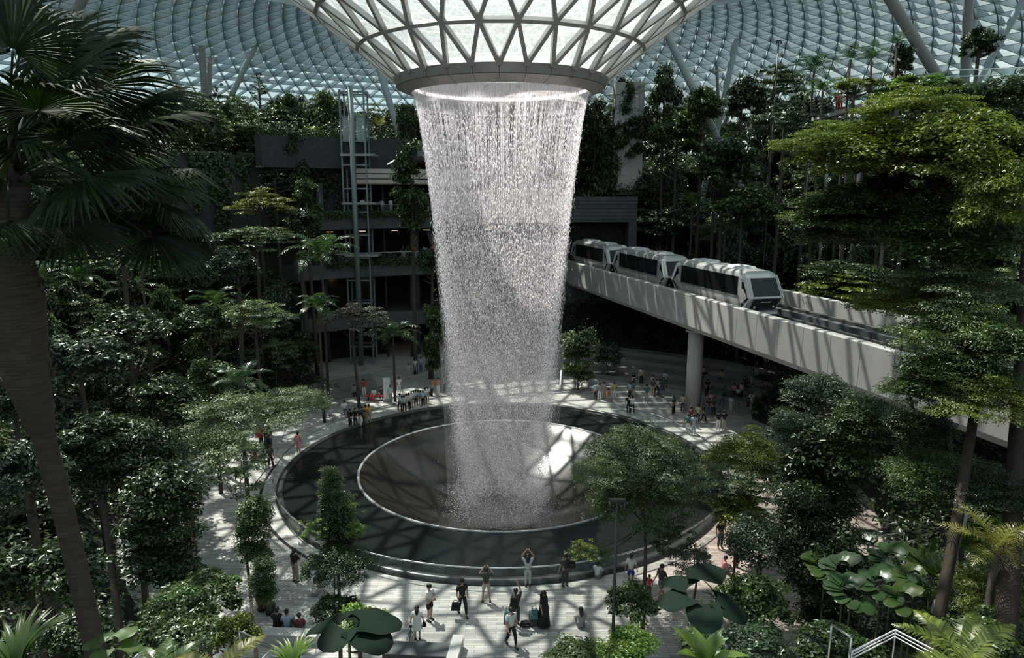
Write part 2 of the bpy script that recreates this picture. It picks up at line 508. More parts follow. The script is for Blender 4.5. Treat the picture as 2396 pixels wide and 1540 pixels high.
def terr(x, y):
    r = math.hypot(x, y); th = math.degrees(math.atan2(y, x))
    rp = 23.5 + 9.5*smooth(25, 45, th)*(1-smooth(118, 130, th))
    z = max(0, r-rp)*0.6
    if th > 80 and th < 136:
        k = smooth(80, 84, th)*(1-smooth(128, 136, th))
        zb = 23*smooth(44.2, 46.5, r)
        z = z*(1-k)+zb*k
    if y > 41 and -8 < x < 15.8: z = max(z, 19*smooth(41.5, 44, y))
    if 112 < th < 152 and r > 38.6: z = max(z, 22.3*smooth(38.6, 39.6, r)*smooth(112, 116, th)*(1-smooth(146, 152, th)))
    z = min(23, z)
    z *= 1 - smooth(10, 17, -y)*(1-smooth(12, 21, abs(x)))
    return z

def clear_of_track(px, py, D):
    """move a plant back along its sight line until it no longer stands on the guideway"""
    for _ in range(40):
        p = at(px, py, D)
        s_ = (p.x-7.58)*.966+(p.y-40.5)*.260          # metres right of the near parapet
        if not (-1.5 < s_ < 11.0 and p.y < 44 and p.y > -32): break
        D += 1.0
    return D

def tree(kind, px, py, D, wpx, hpx, leafm, label, group=None, trunk=True, tm=None, r0=None, seed=None, lean=(0, 0), cat='tree', name='tree', base=None, rp=None):
    """crown with its top at pixel (px, py), wpx by hpx pixels large, D metres away; the trunk goes down to the ground"""
    rnd = random.Random(seed if seed is not None else int(px*13+py*7))
    if px > 1300: D = clear_of_track(px, py, D)
    top = at(px, py, D); zc = project(top)[2]
    w = wpx*zc/FPX/2; h = hpx*zc/FPX/2
    c = top - Vector((0, 0, h))
    z0 = terr(c.x+lean[0], c.y+lean[1]) if base is None else base
    root = empty(name, (c.x+lean[0], c.y+lean[1], z0), 0, label, cat, group)
    L = max(0.6, c.z - z0 + h*0.2)
    me = rnd.choice(CR[kind])
    key = (me.name, leafm.name)
    if key not in FOL:
        m2 = me.copy(); m2.materials.clear(); m2.materials.append(leafm); FOL[key] = m2
    o = bpy.data.objects.new('foliage', FOL[key]); COL.objects.link(o)
    o.parent = root; o.location = (-lean[0], -lean[1], c.z-z0)
    asp = {'broad': .88, 'big': .88, 'umbrella': .5, 'bigumb': .5, 'column': 1.1, 'near': 1.1, 'sparse': .9}[kind]
    wd = {'column': .72, 'near': .72}.get(kind, 1.0)
    o.scale = (w/wd, w/wd, h/asp); o.rotation_euler = (0, 0, rnd.uniform(0, 2*PI) if rp is None else rp)
    if trunk:
        r = r0 or max(.07, min(.24, L*0.018))
        mb = trunk_mesh(L, r, r*.5, (-lean[0] if lean[0] else rnd.uniform(-.5, .5), -lean[1] if lean[1] else rnd.uniform(-.3, .3)), rnd, 6, w*.75, h*1.6)
        mb.build('trunk', tm or M_bark, root)
    return root
FOL = {}

# ------------------------------------------------------------------ palms and big leaved plants
def frond_into(V, F, base, az, elev, length, droop, n=22, lw=0.05, ll=0.55, r=None, twist=0.0, vshape=0.5):
    """pinnate frond: narrow leaflets on both sides of an arching stalk, as loose quads"""
    r = r or rng
    d = np.array([math.cos(az), math.sin(az), 0]); s = np.array([-math.sin(az), math.cos(az), 0])
    pts = []
    for i in range(n+1):
        t = i/n; e = elev - droop*t*t
        pts.append((t, e))
    p = np.array(base, float); P = [p.copy()]
    for i in range(n):
        e = elev - droop*((i+.5)/n)**1.3
        p = p + (d*math.cos(e)+np.array([0, 0, math.sin(e)]))*length/n; P.append(p.copy())
    for i in range(n):
        q = P[i+1]; tdir = unit((P[i+1]-P[i])[None])[0]; t = (i+1)/n
        up = np.cross(s, tdir) * -1
        if up[2] < 0: up = -up
        w = lw*(0.6+0.4*math.sin(PI*t))
        # stalk piece
        b = len(V); V += [P[i]-s*.02*length/3, P[i]+s*.02*length/3, q+s*.016*length/3, q-s*.016*length/3]; F.append((b, b+1, b+2, b+3))
        if i < 2: continue
        l = ll*math.sin(PI*min(1, .12+.88*t)**.8)+.12*ll
        for sg in (-1, 1):
            ld = unit((s*sg*0.9+tdir*.55+up*(vshape-.9*t*.5)+r.normal(0, .06, 3))[None])[0]
            m_ = q+ld*l*.5; e_ = q+ld*l - np.array([0, 0, l*.28])
            wv = tdir*w
            b = len(V); V += [q-wv*.4, q+wv*.4, m_+wv*.5, m_-wv*.5, e_]
            F.append((b, b+1, b+2, b+3)); F.append((b+3, b+2, b+4, b+4))
    return V, F

def palm_crown(name, nf, length, seed, droop=1.3, n=22, lw=.06, ll=.6, elev=(0.2, 1.3)):
    r = np.random.default_rng(seed); V, F = [], []
    for k in range(nf):
        az = k*2.39996+r.uniform(-.2, .2); e = elev[0]+(elev[1]-elev[0])*(k/nf)
        frond_into(V, F, (0, 0, 0), az, e, length*r.uniform(.85, 1.1), droop*r.uniform(.8, 1.2), n, lw, ll, r)
    me = bpy.data.meshes.new(name)
    F2 = [f if f[2] != f[3] else f[:3] for f in F]
    me.from_pydata([tuple(v) for v in V], [], F2); me.update()
    return me

PALMS = [palm_crown('fronds', 14, 1.0, 41+i, 1.4, 20, .035, .28) for i in range(2)]
PALMS_FINE = [palm_crown('fronds', 13, 1.0, 61, 1.1, 24, .022, .30, (.35, 1.45))]
def palm(px, py, D, span, label, mat=L_palm, group=None, fine=False, base=None, lean=(0, 0), name='palm_tree', r0=.11, cat='palm tree'):
    if px > 1300 and D > 30: D = clear_of_track(px, py, D)
    c = at(px, py, D); z0 = terr(c.x, c.y) if base is None else base
    root = empty(name, (c.x+lean[0], c.y+lean[1], z0), 0, label, cat, group)
    me = (PALMS_FINE if fine else PALMS)[int(px) % (1 if fine else 2)]
    key = (me.name, mat.name)
    if key not in FOL:
        m2 = me.copy(); m2.materials.append(mat); FOL[key] = m2
    s = span/2*project(c)[2]/FPX
    o = bpy.data.objects.new('fronds', FOL[key]); COL.objects.link(o); o.parent = root
    o.location = (-lean[0], -lean[1], c.z-z0); o.scale = (s, s, s); o.rotation_euler = (0, 0, px*.37)
    L = max(.4, c.z-z0)
    mb = MB(); mb.tube([(0, 0, 0), (-lean[0]*.4, -lean[1]*.4, L*.5), (-lean[0], -lean[1], L)], [r0*1.25, r0, r0*.8], 9)
    mb.build('trunk', M_bark, root)
    return root

def fan_leaf_mesh(name, rad, seed, nseg=44, span=R(235), droop=.5, split=.66):
    """round pleated palm leaf whose segments part into hanging points"""
    r = np.random.default_rng(seed); V, F = [], []
    for k in range(nseg):
        a0 = -span/2+span*k/nseg; a1 = a0+span/nseg; am = (a0+a1)/2
        Lk = rad*(1-.22*abs(am)/(span/2))*r.uniform(.93, 1.05)
        dl = r.uniform(.8, 1.25)
        st = [(.03, 1), (.3, 1), (split, 1), (.8, .62), (1.0, .06)]
        b = len(V)
        for t, wf in st:
            rr = Lk*t; z = -droop*rad*(t**2.6)*dl + .16*rad*t*math.cos(am)
            half = (a1-a0)/2*wf*(1 if t <= split else .9)
            for aa, dz in ((am-half, 0), (am, .030*rad*t*wf+.004), (am+half, 0)):
                V.append((rr*math.cos(aa), rr*math.sin(aa), z+dz))
        for i in range(len(st)-1):
            for j in range(2):
                F.append((b+i*3+j, b+i*3+j+1, b+(i+1)*3+j+1, b+(i+1)*3+j))
    me = bpy.data.meshes.new(name); me.from_pydata(V, [], F); me.update()
    return me
FANS = [fan_leaf_mesh('leaf_blade', 1.0, 70+i, 46, R(240), .26+.10*i) for i in range(3)]

def paddle_mesh(name, L, W, seed, tears=0, arch=.35, n=12, lobed=False, fold=.25):
    """large undivided leaf with a midrib, wavy edge and optional heart shaped base"""
    r = random.Random(seed); V, F = [], []
    for i in range(n+1):
        t = i/n; w = W*math.sin(PI*min(1, (t*.93+.07))**.75)*(1 if not lobed else 1)
        if lobed: w = W*math.sqrt(max(0, 1-(t*1.02-.32)**2/(.72**2))) if t < .99 else .02
        z = arch*L*(t-.95*t*t)*1.2; wob = .04*W*math.sin(9*t+seed)
        x = L*t
        back = -.16*L if (lobed and i == 0) else 0
        V += [(x+back, -w, z+fold*w+wob-.2*w*t), (x+back*.4, -w*.5, z+fold*w*.55), (x, 0, z), (x+back*.4, w*.5, z+fold*w*.55), (x+back, w, z+fold*w-wob-.2*w*t)]
    for i in range(n):
        for j in range(4):
            b = i*5+j; F.append((b, b+1, b+6, b+5))
    me = bpy.data.meshes.new(name); me.from_pydata(V, [], F)
    me.polygons.foreach_set('use_smooth', [True]*len(F)); me.update()
    return me

# ================================================================== THE SETTING
# plaza floor
mb = MB(); mb.lathe([(14.6, 0.0), (60.0, 0.0)], 128, smooth_=False)
floor = mb.build('floor', M_pave); tag(floor, 'grey stone paved plaza floor around the round pool', kind='structure')

# planted hillside around it
nr, na = 84, 200
V = []
for i in range(nr+1):
    rr = 21 + 79*(i/nr)**1.15
    for k in range(na):
        a = 2*PI*k/na; x, y = rr*math.cos(a), rr*math.sin(a); z = terr(x, y)
        V.append((x, y, z+(.35*math.sin(x*1.3+y*.7)*math.cos(y*1.1) if z > .6 else (-.05 if z < .02 else 0))))
F = [(i*na+k, i*na+(k+1) % na, (i+1)*na+(k+1) % na, (i+1)*na+k) for i in range(nr) for k in range(na)]
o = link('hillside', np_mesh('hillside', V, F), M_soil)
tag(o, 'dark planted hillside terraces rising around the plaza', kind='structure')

# low seating steps behind the plaza
mb = MB()
for i, rr in enumerate((25.6, 27.6, 29.6, 31.4)):
    mb.lathe([(rr, 0), (rr, .45*(i+1)), (rr+2.0 if i < 3 else rr+1.6, .45*(i+1)), (rr+2.0 if i < 3 else rr+1.6, 0)], 60, R(33), R(86), closed=True, smooth_=False)
o = mb.build('trim_1', pbr('step_stone', (.20, .20, .19), .6, 0, .2, 1.0)); tag(o, 'curved stone seating steps behind the plaza', kind='structure')
mb = MB()
for i, rr in enumerate((22.4, 23.3, 24.2)):
    mb.lathe([(rr, 0), (rr, .4*(i+1)), (rr+.9, .4*(i+1)), (rr+.9, 0)], 24, R(122), R(158), closed=True, smooth_=False)
o = mb.build('trim_2', MATS['step_stone']); tag(o, 'short stone steps at the left rim of the plaza', kind='structure')

# ------------------------------------------------------------------ pool
pool = empty('round_pool', (0, 0, 0), 0, 'large round dark water pool with an inner bowl under the waterfall', 'pool')
mb = MB(); mb.lathe([(14.95, 0), (14.95, .20), (14.62, .27), (14.5, .22), (14.5, 0)], 128)
tag(mb.build('kerb', pbr('kerb_stone', (.035, .038, .038), .3, 0, .15, 2), pool))
mb = MB(); mb.lathe([(14.55, .12), (9.75, .16)], 128)
tag(mb.build('water_table', M_pool, pool))
mb = MB(); mb.lathe([(9.86, .12), (9.85, .22), (9.78, .26), (9.70, .22), (9.66, .12)], 128)
tag(mb.build('inner_rim', pbr('rim_acrylic', (.26, .27, .27), .2, 0, .1, 1), pool), 'pale ring at the edge of the bowl')
mb = MB(); mb.lathe([(9.68, .18), (9.3, .0), (8.6, -.55), (7.6, -1.2), (6.2, -1.95), (4.8, -2.6), (3.4, -3.1), (1.6, -3.5), (0.01, -3.6)], 128)
tag(mb.build('bowl', M_bowl, pool))
mb = MB(); mb.lathe([(15.75, .012), (15.93, .012)], 60, R(178), R(236))
o = mb.build('trim_3', M_black); tag(o, 'thin dark drain channel round the pool', kind='structure')

# glass balustrade round the pool
rail = empty('glass_railing', (0, 0, 0), 0, 'curved glass balustrade with a steel handrail round the pool', 'railing')
mb = MB(); mb.lathe([(15.02, .98), (15.08, .98), (15.08, 1.05), (15.02, 1.05)], 128, R(128), R(418), closed=True)
mb.build('handrail', M_metal, rail)
for k in range(46):
    a0, a1 = R(128)+R(290)*k/46, R(128)+R(290)*(k+.96)/46
    mb = MB(); mb.lathe([(15.04, .12), (15.06, .12), (15.06, .97), (15.04, .97)], 3, a0, a1, closed=True)
    mb.build('glass_pane', M_glass, rail)

# ------------------------------------------------------------------ oculus ring
ring = empty('oculus_ring', (0, 0, 24.8), 0, 'metal clad ring at the foot of the glass funnel, pouring the waterfall', 'ring')
def rel(m, z0):
    m.v = [(v[0], v[1], v[2]-z0) for v in m.v]; return m
Z0 = 24.8
for k in range(28):
    a0, a1 = 2*PI*(k+.01)/28, 2*PI*(k+.99)/28
    m_ = rel(MB(), 0)
    m_.lathe([(6.15, 25.72), (6.62, 25.62), (6.48, 25.10), (6.40, 25.10), (6.1, 25.5)], 5, a0, a1, closed=True, smooth_=False)
    rel(m_, Z0).build('upper_panel', M_ring, ring)
for k in range(28):
    a0, a1 = 2*PI*(k+.01)/28, 2*PI*(k+.99)/28
    m_ = MB(); m_.lathe([(6.44, 25.06), (5.62, 24.74), (5.55, 24.80), (6.3, 25.2)], 5, a0, a1, closed=True, smooth_=False)
    rel(m_, Z0).build('lower_panel', pbr('ring_lower', (.42, .385, .36), .4, .2, .05, 1) if 'ring_lower' not in MATS else MATS['ring_lower'], ring)
m_ = MB(); m_.lathe([(5.60, 24.76), (5.50, 24.80), (5.46, 25.5), (5.2, 26.0), (4.5, 26.05), (4.5, 26.2), (6.1, 26.0), (6.1, 25.5)], 96, closed=True)
rel(m_, Z0).build('inner_lining', M_white, ring)
m_ = MB(); m_.lathe([(5.44, 25.05), (5.40, 25.05), (5.40, 25.22), (5.44, 25.22)], 96, closed=True)
rel(m_, Z0).build('light_strip', M_led, ring)
for k in range(12):
    a = 2*PI*(k+.5)/12; p_ = Vector((4.3*math.cos(a), 4.3*math.sin(a), 25.8-Z0))
    m_ = MB(); m_.tube([p_+Vector((0, 0, .2)), p_], [.10, .13], 10); m_.build('spotlight', M_black, ring)
    ld = bpy.data.lights.new('ring_lamp', 'SPOT'); ld.energy = 1500; ld.color = (1.0, .90, .91); ld.spot_size = R(80); ld.spot_blend = 1.0; ld.shadow_soft_size = .15
    lo = bpy.data.objects.new('ring_lamp', ld); COL.objects.link(lo); lo.parent = ring; lo.location = p_-Vector((0, 0, .06)); lo.rotation_euler = (0, 0, 0)
m_ = MB(); m_.lathe([(1.20, 26.0), (1.28, 26.0), (1.28, 26.1), (1.20, 26.1)], 32, closed=True)
for k in range(6):
    a = k*PI/3; m_.beam((1.25*math.cos(a), 1.25*math.sin(a), 26.05), (4.6*math.cos(a), 4.6*math.sin(a), 26.1), .05, .05, (0, 0, 1))
rel(m_, Z0).build('spray_ring', M_steel, ring)

# ------------------------------------------------------------------ roof shell
PROF = [(6.5, 25.65), (8.6, 27.4), (10.9, 29.2), (13.6, 31.1), (17, 33.2), (21, 35.2), (26, 36.8), (32, 37.8), (40, 37.9), (48, 36.9),
        (56, 35.2), (63, 33.0), (69, 30.0), (74, 26.2), (78, 21.6), (81, 16), (83, 9)]
def prof_z(r):
    for i in range(len(PROF)-1):
        if r <= PROF[i+1][0]:
            t = (r-PROF[i][0])/(PROF[i+1][0]-PROF[i][0]); break
    else: return PROF[-1][1]
    p0 = PROF[max(0, i-1)]; p1 = PROF[i]; p2 = PROF[i+1]; p3 = PROF[min(len(PROF)-1, i+2)]
    s1 = (p2[1]-p0[1])/max(.1, p2[0]-p0[0]); s2 = (p3[1]-p1[1])/max(.1, p3[0]-p1[0]); h = p2[0]-p1[0]
    return (2*t**3-3*t**2+1)*p1[1]+(t**3-2*t**2+t)*h*s1+(-2*t**3+3*t**2)*p2[1]+(t**3-t**2)*h*s2
def arc_rows(r0, r1, step):
    rows = [r0]; r = r0
    while r < r1-.3:
        dr = .05; s = 0; z = prof_z(r); q = r
        st = step(r) if callable(step) else step
        while s < st and q < r1:
            z2 = prof_z(q+dr); s += math.hypot(dr, z2-z); z = z2; q += dr
        r = min(q, r1); rows.append(r)
    return rows
def shell(rows, n, w, d, steel, glassm, frame, gname, sname, off0=0, az=None, dfun=None):
    g, s = MB(), MB()
    P = []
    for i, r in enumerate(rows):
        o_ = .5*((i+off0) % 2)
        P.append([(r*math.cos(2*PI*(k+o_)/n), r*math.sin(2*PI*(k+o_)/n), prof_z(r)) for k in range(n)])
    def nrm(p, r):
        dz = (prof_z(r+.3)-prof_z(max(6.5, r-.3)))/(.3+min(.3, r-6.5) or .3)
        a = math.atan2(p[1], p[0]); v = Vector((-dz*math.cos(a), -dz*math.sin(a), 1)); return v.normalized()
    inaz = (lambda p: True) if az is None else (lambda p: az(p))
    for i in range(len(rows)):
        for k in range(n):
            p = P[i][k]
            if not inaz(p): continue
            up = nrm(p, rows[i]); q = P[i][(k+1) % n]
            if dfun: d = dfun(p, rows[i])
            dn = up*(d/2)
            if i > 0 or off0: s.beam(Vector(p)-dn, Vector(q)-dn, w, d, up)
            if i+1 < len(rows):
                o_ = (i+off0) % 2
                a_, b_ = P[i+1][(k-1+o_) % n], P[i+1][(k+o_) % n]
                s.beam(Vector(p)-dn, Vector(a_)-dn, w, d, up); s.beam(Vector(p)-dn, Vector(b_)-dn, w, d, up)
                g.poly([p, a_, b_]); g.poly([p, b_, P[i][(k+1) % n]])
    # glass winding is irrelevant: both triangles close the strip
    s.build(sname, steel, frame); g.build(gname, glassm, frame)

roof = empty('ceiling', (0, 0, 0), 0, 'white steel lattice roof shell glazed with triangular panes, dipping into a funnel', kind='structure')
rowsA = [6.5, 8.6, 10.9, 13.6, 17.0]
shell(rowsA, 28, .22, .30, M_funnel, M_wetglass, roof, 'funnel_glass', 'funnel_frame')
rowsB = arc_rows(17.0, 36, 2.7)
shell(rowsB, 56, .18, .34, M_steel, M_glassroof, roof, 'dome_glass', 'dome_grid', len(rowsA) % 2)
rowsC = arc_rows(36, 83, 2.35)
shell(rowsC, 168, .11, .85, M_steel, M_glassroof, roof, 'outer_glass', 'outer_grid', 1, dfun=lambda p, r: .85 if p[0] > 12 else .85-.52*smooth(52, 68, r)*(1-smooth(-6, 12, p[0])), az=lambda p: p[1] > -30)

# opaque panels added under the shell, mostly hidden, to shade the back plaza
m_ = MB()
for i in range(12):
    for k in range(24):
        r0_, r1_ = 23+1.9*i, 23+1.9*(i+.94); a0_, a1_ = R(58+1.7*k), R(58+1.7*(k+.95))
        if k < 7 and r1_ > 38: continue
        m_.quad(*[(r_*math.cos(a_), r_*math.sin(a_), prof_z(r_)-.9) for r_, a_ in ((r0_, a0_), (r1_, a0_), (r1_, a1_), (r0_, a1_))])
m_.build('shade_panels', pbr('shade_panel_grey', (.45, .48, .5), .8), roof)

# raking white tubes that carry the roof: (pixel top, pixel foot, distance, width)
STRUTS = [((196, -10), (146, 100), 60, 23, 'thick grey tube rising behind the fan palm crown'),
          ((352, 76), (478, 312), 92, 12, 'thin grey tube leaning left behind the left terrace trees'),
          ((466, 46), (486, 300), 88, 15, 'dark upright tube at the middle of the left tube cluster'),
          ((491, 108), (489, 275), 92, 10, 'bright white upright tube right behind the dark one'),
          ((612, 76), (532, 244), 90, 12, 'grey tube leaning right above the left terrace trees'),
          ((884, 150), (930, 300), 84, 15, 'grey tube just left of the oculus ring'),
          ((1568, 96), (1634, 232), 84, 17, 'grey tube leaning left, just right of the glass funnel'),
          ((1726, 78), (1702, 190), 88, 15, 'slim grey tube above the right terrace trees'),
          ((1675, 118), (1677, 158), 96, 8, 'short bright tube tip above the right terrace trees'),
          ((1797, 98), (1766, 156), 96, 8, 'short bright leaning tube right of the slim grey one'),
          ((2078, -10), (2176, 150), 70, 24, 'thick grey tube leaning left at the upper right'),
          ((2267, -10), (2258, 162), 66, 20, 'dark upright tube at the upper right corner'),
          ((2288, -10), (2266, 160), 74, 11, 'white tube directly beside the dark upright one'),
          ((2400, -10), (2308, 156), 66, 15, 'grey tube leaning right near the right edge')]
M_dtube = pbr('grey_tube', (.30, .31, .31), .45)
for (a, b, D, wpx, lab) in STRUTS:
    p0, p1 = at(a[0], a[1], D-2), at(b[0], b[1], D)
    # carry on to the shell above and to the terrace below
    dv = (p0-p1).normalized()
    q = p0.copy(); n_ = 0
    while q.z < prof_z(min(83, max(6.5, math.hypot(q.x, q.y))))-.35 and n_ < 120: q += dv*.2; n_ += 1
    f_ = p1.copy(); n_ = 0
    while f_.z > terr(f_.x, f_.y)+.02 and n_ < 120: f_ -= dv*.2; n_ += 1
    if n_ >= 120: f_ = p1
    wr = wpx*project(p1)[2]/FPX/2
    mb = MB(); l = (q-f_).length
    mb.tube([(0, 0, 0), (q-f_)*.03, (q-f_)*.5, (q-f_)*.97, (q-f_)], [wr*.6, wr, wr*1.05, wr, wr*.5], 16)
    o = mb.build('roof_column', M_dtube if 'dark' in lab and 'beside' not in lab or 'thick' in lab else M_steel)
    o.location = f_; tag(o, lab, 'column')

# ------------------------------------------------------------------ the waterfall
WF = [(24.82, 5.50), (23.0, 5.12), (20.4, 4.78), (17, 4.42), (13.6, 4.12), (10, 3.82), (6, 3.50), (2, 3.25), (-3.15, 2.98)]
def wf_r(z):
    for i in range(len(WF)-1):
        if z >= WF[i+1][0]:
            t = (WF[i][0]-z)/(WF[i][0]-WF[i+1][0]); return WF[i][1]+(WF[i+1][1]-WF[i][1])*t
    return WF[-1][1]
fall = empty('waterfall', (0, 0, 0), 0, 'round curtain of falling water dropping from the oculus ring into the pool', 'waterfall')
C_W = (0.94, 0.91, 0.92)
def curtain(name, dr, z1, z0, mat, spread=0.0):
    m_ = MB(); prof = []
    for i in range(29):
        z = z1+(z0-z1)*i/28; k = (24.8-z)/28
        prof.append((wf_r(z)+dr*(1 if spread == 0 else k)+spread*k, z))
    m_.lathe(prof, 128); return m_.build(name, mat, fall)
curtain('water_sheet', 0, 24.78, 17.0, curtain_mat('sheet_top', .55, .07, .42, .70, C_W))
curtain('water_sheet', -.02, 24.79, 24.0, curtain_mat('sheet_lip', .70, .05, .20, .62, C_W))
curtain('water_sheet', -.04, 21.0, -3.1, curtain_mat('sheet_full', .13, .12, .42, .75, C_W))
curtain('spray_veil', -.35, 19.0, -3.1, curtain_mat('veil_inner', .13, .25, .25, .75, C_W))
curtain('spray_veil', .25, 16.0, -2.9, curtain_mat('veil_outer', .12, .35, .25, .8, C_W), .1)
curtain('spray_veil', .55, 9.0, -2.6, curtain_mat('veil_low', .13, .4, .2, .8, C_W), .25)
def droplets(n, seed):
    r = np.random.default_rng(seed)
    z = 24.7-27.6*r.uniform(0, 1, n)**.92
    k = (24.8-z)/28
    a = r.uniform(0, 2*PI, n)
    # water leaves the lip in threads: bunch the angles near the top
    th = np.floor(a/(2*PI)*210)/210*2*PI+r.normal(0, .004, n)
    mixk = np.clip(k*2.2, 0, 1)
    a = np.where(r.uniform(0, 1, n) < .75*(1-mixk)+.12, th, a)
    base = np.interp(-z, [-q[0] for q in WF], [q[1] for q in WF])
    rr = base - np.abs(r.normal(0, 1, n))*(.04+.55*k) + r.normal(0, 1, n)*(.02+.16*k)
    out = r.uniform(0, 1, n) < .05; rr = np.where(out, rr+np.abs(r.normal(0, .5, n))*k, rr)
    L_ = r.uniform(.03, .12, n)*(1.7-1.25*k); W_ = r.uniform(.006, .014, n)*(1+.4*k)
    c = np.stack([rr*np.cos(a), rr*np.sin(a), z], 1)
    dx = np.stack([np.cos(a), np.sin(a), 0*a], 1); dy = np.stack([-np.sin(a), np.cos(a), 0*a], 1)
    up = np.array([0, 0, 1.])
    lean = dx*-.05
    V = np.stack([c+(up+lean)*L_[:, None], c+dx*W_[:, None], c+dy*W_[:, None], c-dx*W_[:, None], c-dy*W_[:, None], c-(up+lean)*L_[:, None]], 1).reshape(-1, 3)
    i = np.arange(n)[:, None]*6
    F = np.concatenate([i+np.array([[p, q, s]]) for p, q, s in ((0,1,2),(0,2,3),(0,3,4),(0,4,1),(5,2,1),(5,3,2),(5,4,3),(5,1,4))], 1).reshape(-1, 3)
    return np_mesh('droplets', V, F)
m, N, L, out = new_mat('droplet_water')
b = N.new('ShaderNodeBsdfPrincipled'); b.inputs['Base Color'].default_value = (.88, .88, .89, 1); b.inputs['Roughness'].default_value = .25
t = N.new('ShaderNodeBsdfTranslucent'); t.inputs[0].default_value = (.92, .92, .93, 1)
x_ = N.new('ShaderNodeMixShader'); x_.inputs[0].default_value = .5
L.new(b.outputs[0], x_.inputs[1]); L.new(t.outputs[0], x_.inputs[2]); L.new(x_.outputs[0], out.inputs[0])
o = link('droplets', droplets(88000, 5), m, fall); tag(o, kind='stuff')
# splash where it lands in the bowl
r_ = np.random.default_rng(9); n = 5000
a = r_.uniform(0, 2*PI, n); rr = 3.0+r_.normal(0, .8, n); z = -3.0+np.abs(r_.normal(0, .7, n))
C_ = np.stack([rr*np.cos(a), rr*np.sin(a), z], 1)
V, F = leaf_cloud(C_, r_.normal(0, 1, (n, 3)), .05, .05, r=r_)
o = link('splash', np_mesh('splash', V, F), m, fall); tag(o, kind='stuff')

# ------------------------------------------------------------------ the floors behind the waterfall (left of it)
A0, A1 = R(88), R(129)
wb = empty('wall_back', (0, 0, 0), 0, 'dark concrete gallery floors behind the waterfall', kind='structure')
LEV = [5.6, 11.2, 16.4]
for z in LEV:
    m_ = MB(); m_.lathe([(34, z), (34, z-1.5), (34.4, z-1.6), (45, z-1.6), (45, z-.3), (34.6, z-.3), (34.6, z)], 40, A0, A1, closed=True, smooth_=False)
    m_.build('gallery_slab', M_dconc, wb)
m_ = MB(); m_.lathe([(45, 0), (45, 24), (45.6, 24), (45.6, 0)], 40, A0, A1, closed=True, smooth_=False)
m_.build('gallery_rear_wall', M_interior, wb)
# beige soffit band and the top slab
m_ = MB()
for k_ in range(3):
    z = 21.25-.55*k_; m_.lathe([(34.5+.12*k_, z), (34.5+.12*k_, z-.46), (36, z-.46), (36, z)], 30, R(94), R(117.5), closed=True, smooth_=False)
m_.build('beige_band', M_beige, wb)
m_ = MB(); m_.lathe([(34.7, 19.6), (45, 19.6), (45, 19.7), (34.7, 19.7)], 30, R(94), R(117.5), closed=True, smooth_=False); m_.build('warm_soffit', M_warm, wb)
m_ = MB(); m_.lathe([(33.6, 24.2), (33.6, 22.6), (34.6, 22.2), (45, 22.2), (45, 24.2)], 24, R(90), R(106.5), closed=True, smooth_=False)
m_.build('top_slab', pbr('blue_grey_panel', (.13, .16, .17), .4), wb)
m_ = MB(); m_.lathe([(35.5, 24.4), (35.5, 21.25), (37, 21.25), (37, 24.4)], 40, R(106.5), R(133), closed=True, smooth_=False)
m_.build('terrace_wall', M_stonewall, wb)
m_ = MB(); m_.lathe([(38, 22.5), (38, 14.5), (39, 14.5), (39, 22.5)], 30, R(117.5), R(146), closed=True, smooth_=False)
m_.build('terrace_wall', M_stonewall, wb)
for k_ in range(5):
    a = R(90+8.2*k_); m_ = MB(); m_.tube([(37*math.cos(a), 37*math.sin(a), 0), (37*math.cos(a), 37*math.sin(a), 19.7)], .38, 14); m_.build('pillar', M_dconc, wb)
# red feature wall and shop lights at the foot
m_ = MB(); m_.lathe([(36, 1.0), (36, 4.0), (36.3, 4.0), (36.3, 1.0)], 10, R(96), R(101), closed=True, smooth_=False)
m_.build('red_panel', pbr('red_paint', (.33, .03, .025), .5), wb)
for (z, r0_) in ((3.6, 39), (9.2, 39), (14.4, 39)):
    for k_ in range(6):
        a = R(93+5.5*k_)
        o = empty('shop_light', (r0_*math.cos(a), r0_*math.sin(a), z), a, 'small warm ceiling light in the %s gallery, far left of the waterfall' % {3.6: 'ground level', 9.2: 'lower', 14.4: 'upper dark'}[z], 'light', 'warm ceiling lights of the %s gallery' % {3.6: 'ground level', 9.2: 'lower', 14.4: 'upper dark'}[z])
        m_ = MB(); m_.box((0, 0, .08), (.5, .9, .12)); m_.build('housing', M_black, o)
        m_ = MB(); m_.box((0, 0, -.01), (.3, .7, .05)); m_.build('diffuser', pbr('warm_lamp', (1, .62, .35), .5, emit=2.5) if 'warm_lamp' not in MATS else MATS['warm_lamp'], o)
# railings of the galleries
for z, a0, a1, lab in ((16.4, 94, 118, 'glass railing on the gallery under the beige band'), (11.2, 94, 122, 'glass railing on the middle gallery left of the waterfall'), (24.2, 90, 106, 'glass railing on the top terrace beside the lift shaft'), (5.6, 92, 104, 'glass railing on the lowest gallery left of the waterfall')):
    rr = 34.25 if z < 20 else 33.9
    ro = empty('gallery_railing', (0, 0, 0), 0, lab, 'railing')
    m_ = MB(); m_.lathe([(rr, z+1.05), (rr+.06, z+1.05), (rr+.06, z+1.11), (rr, z+1.11)], 30, R(a0), R(a1), closed=True); m_.build('handrail', M_steel, ro)
    n_ = int((a1-a0)/2.2)
    for k_ in range(n_):
        b0 = R(a0+(a1-a0)*k_/n_); b1 = R(a0+(a1-a0)*(k_+.95)/n_)
        m_ = MB(); m_.lathe([(rr+.02, z), (rr+.04, z), (rr+.04, z+1.04), (rr+.02, z+1.04)], 3, b0, b1, closed=True); m_.build('glass_pane', M_glass, ro)
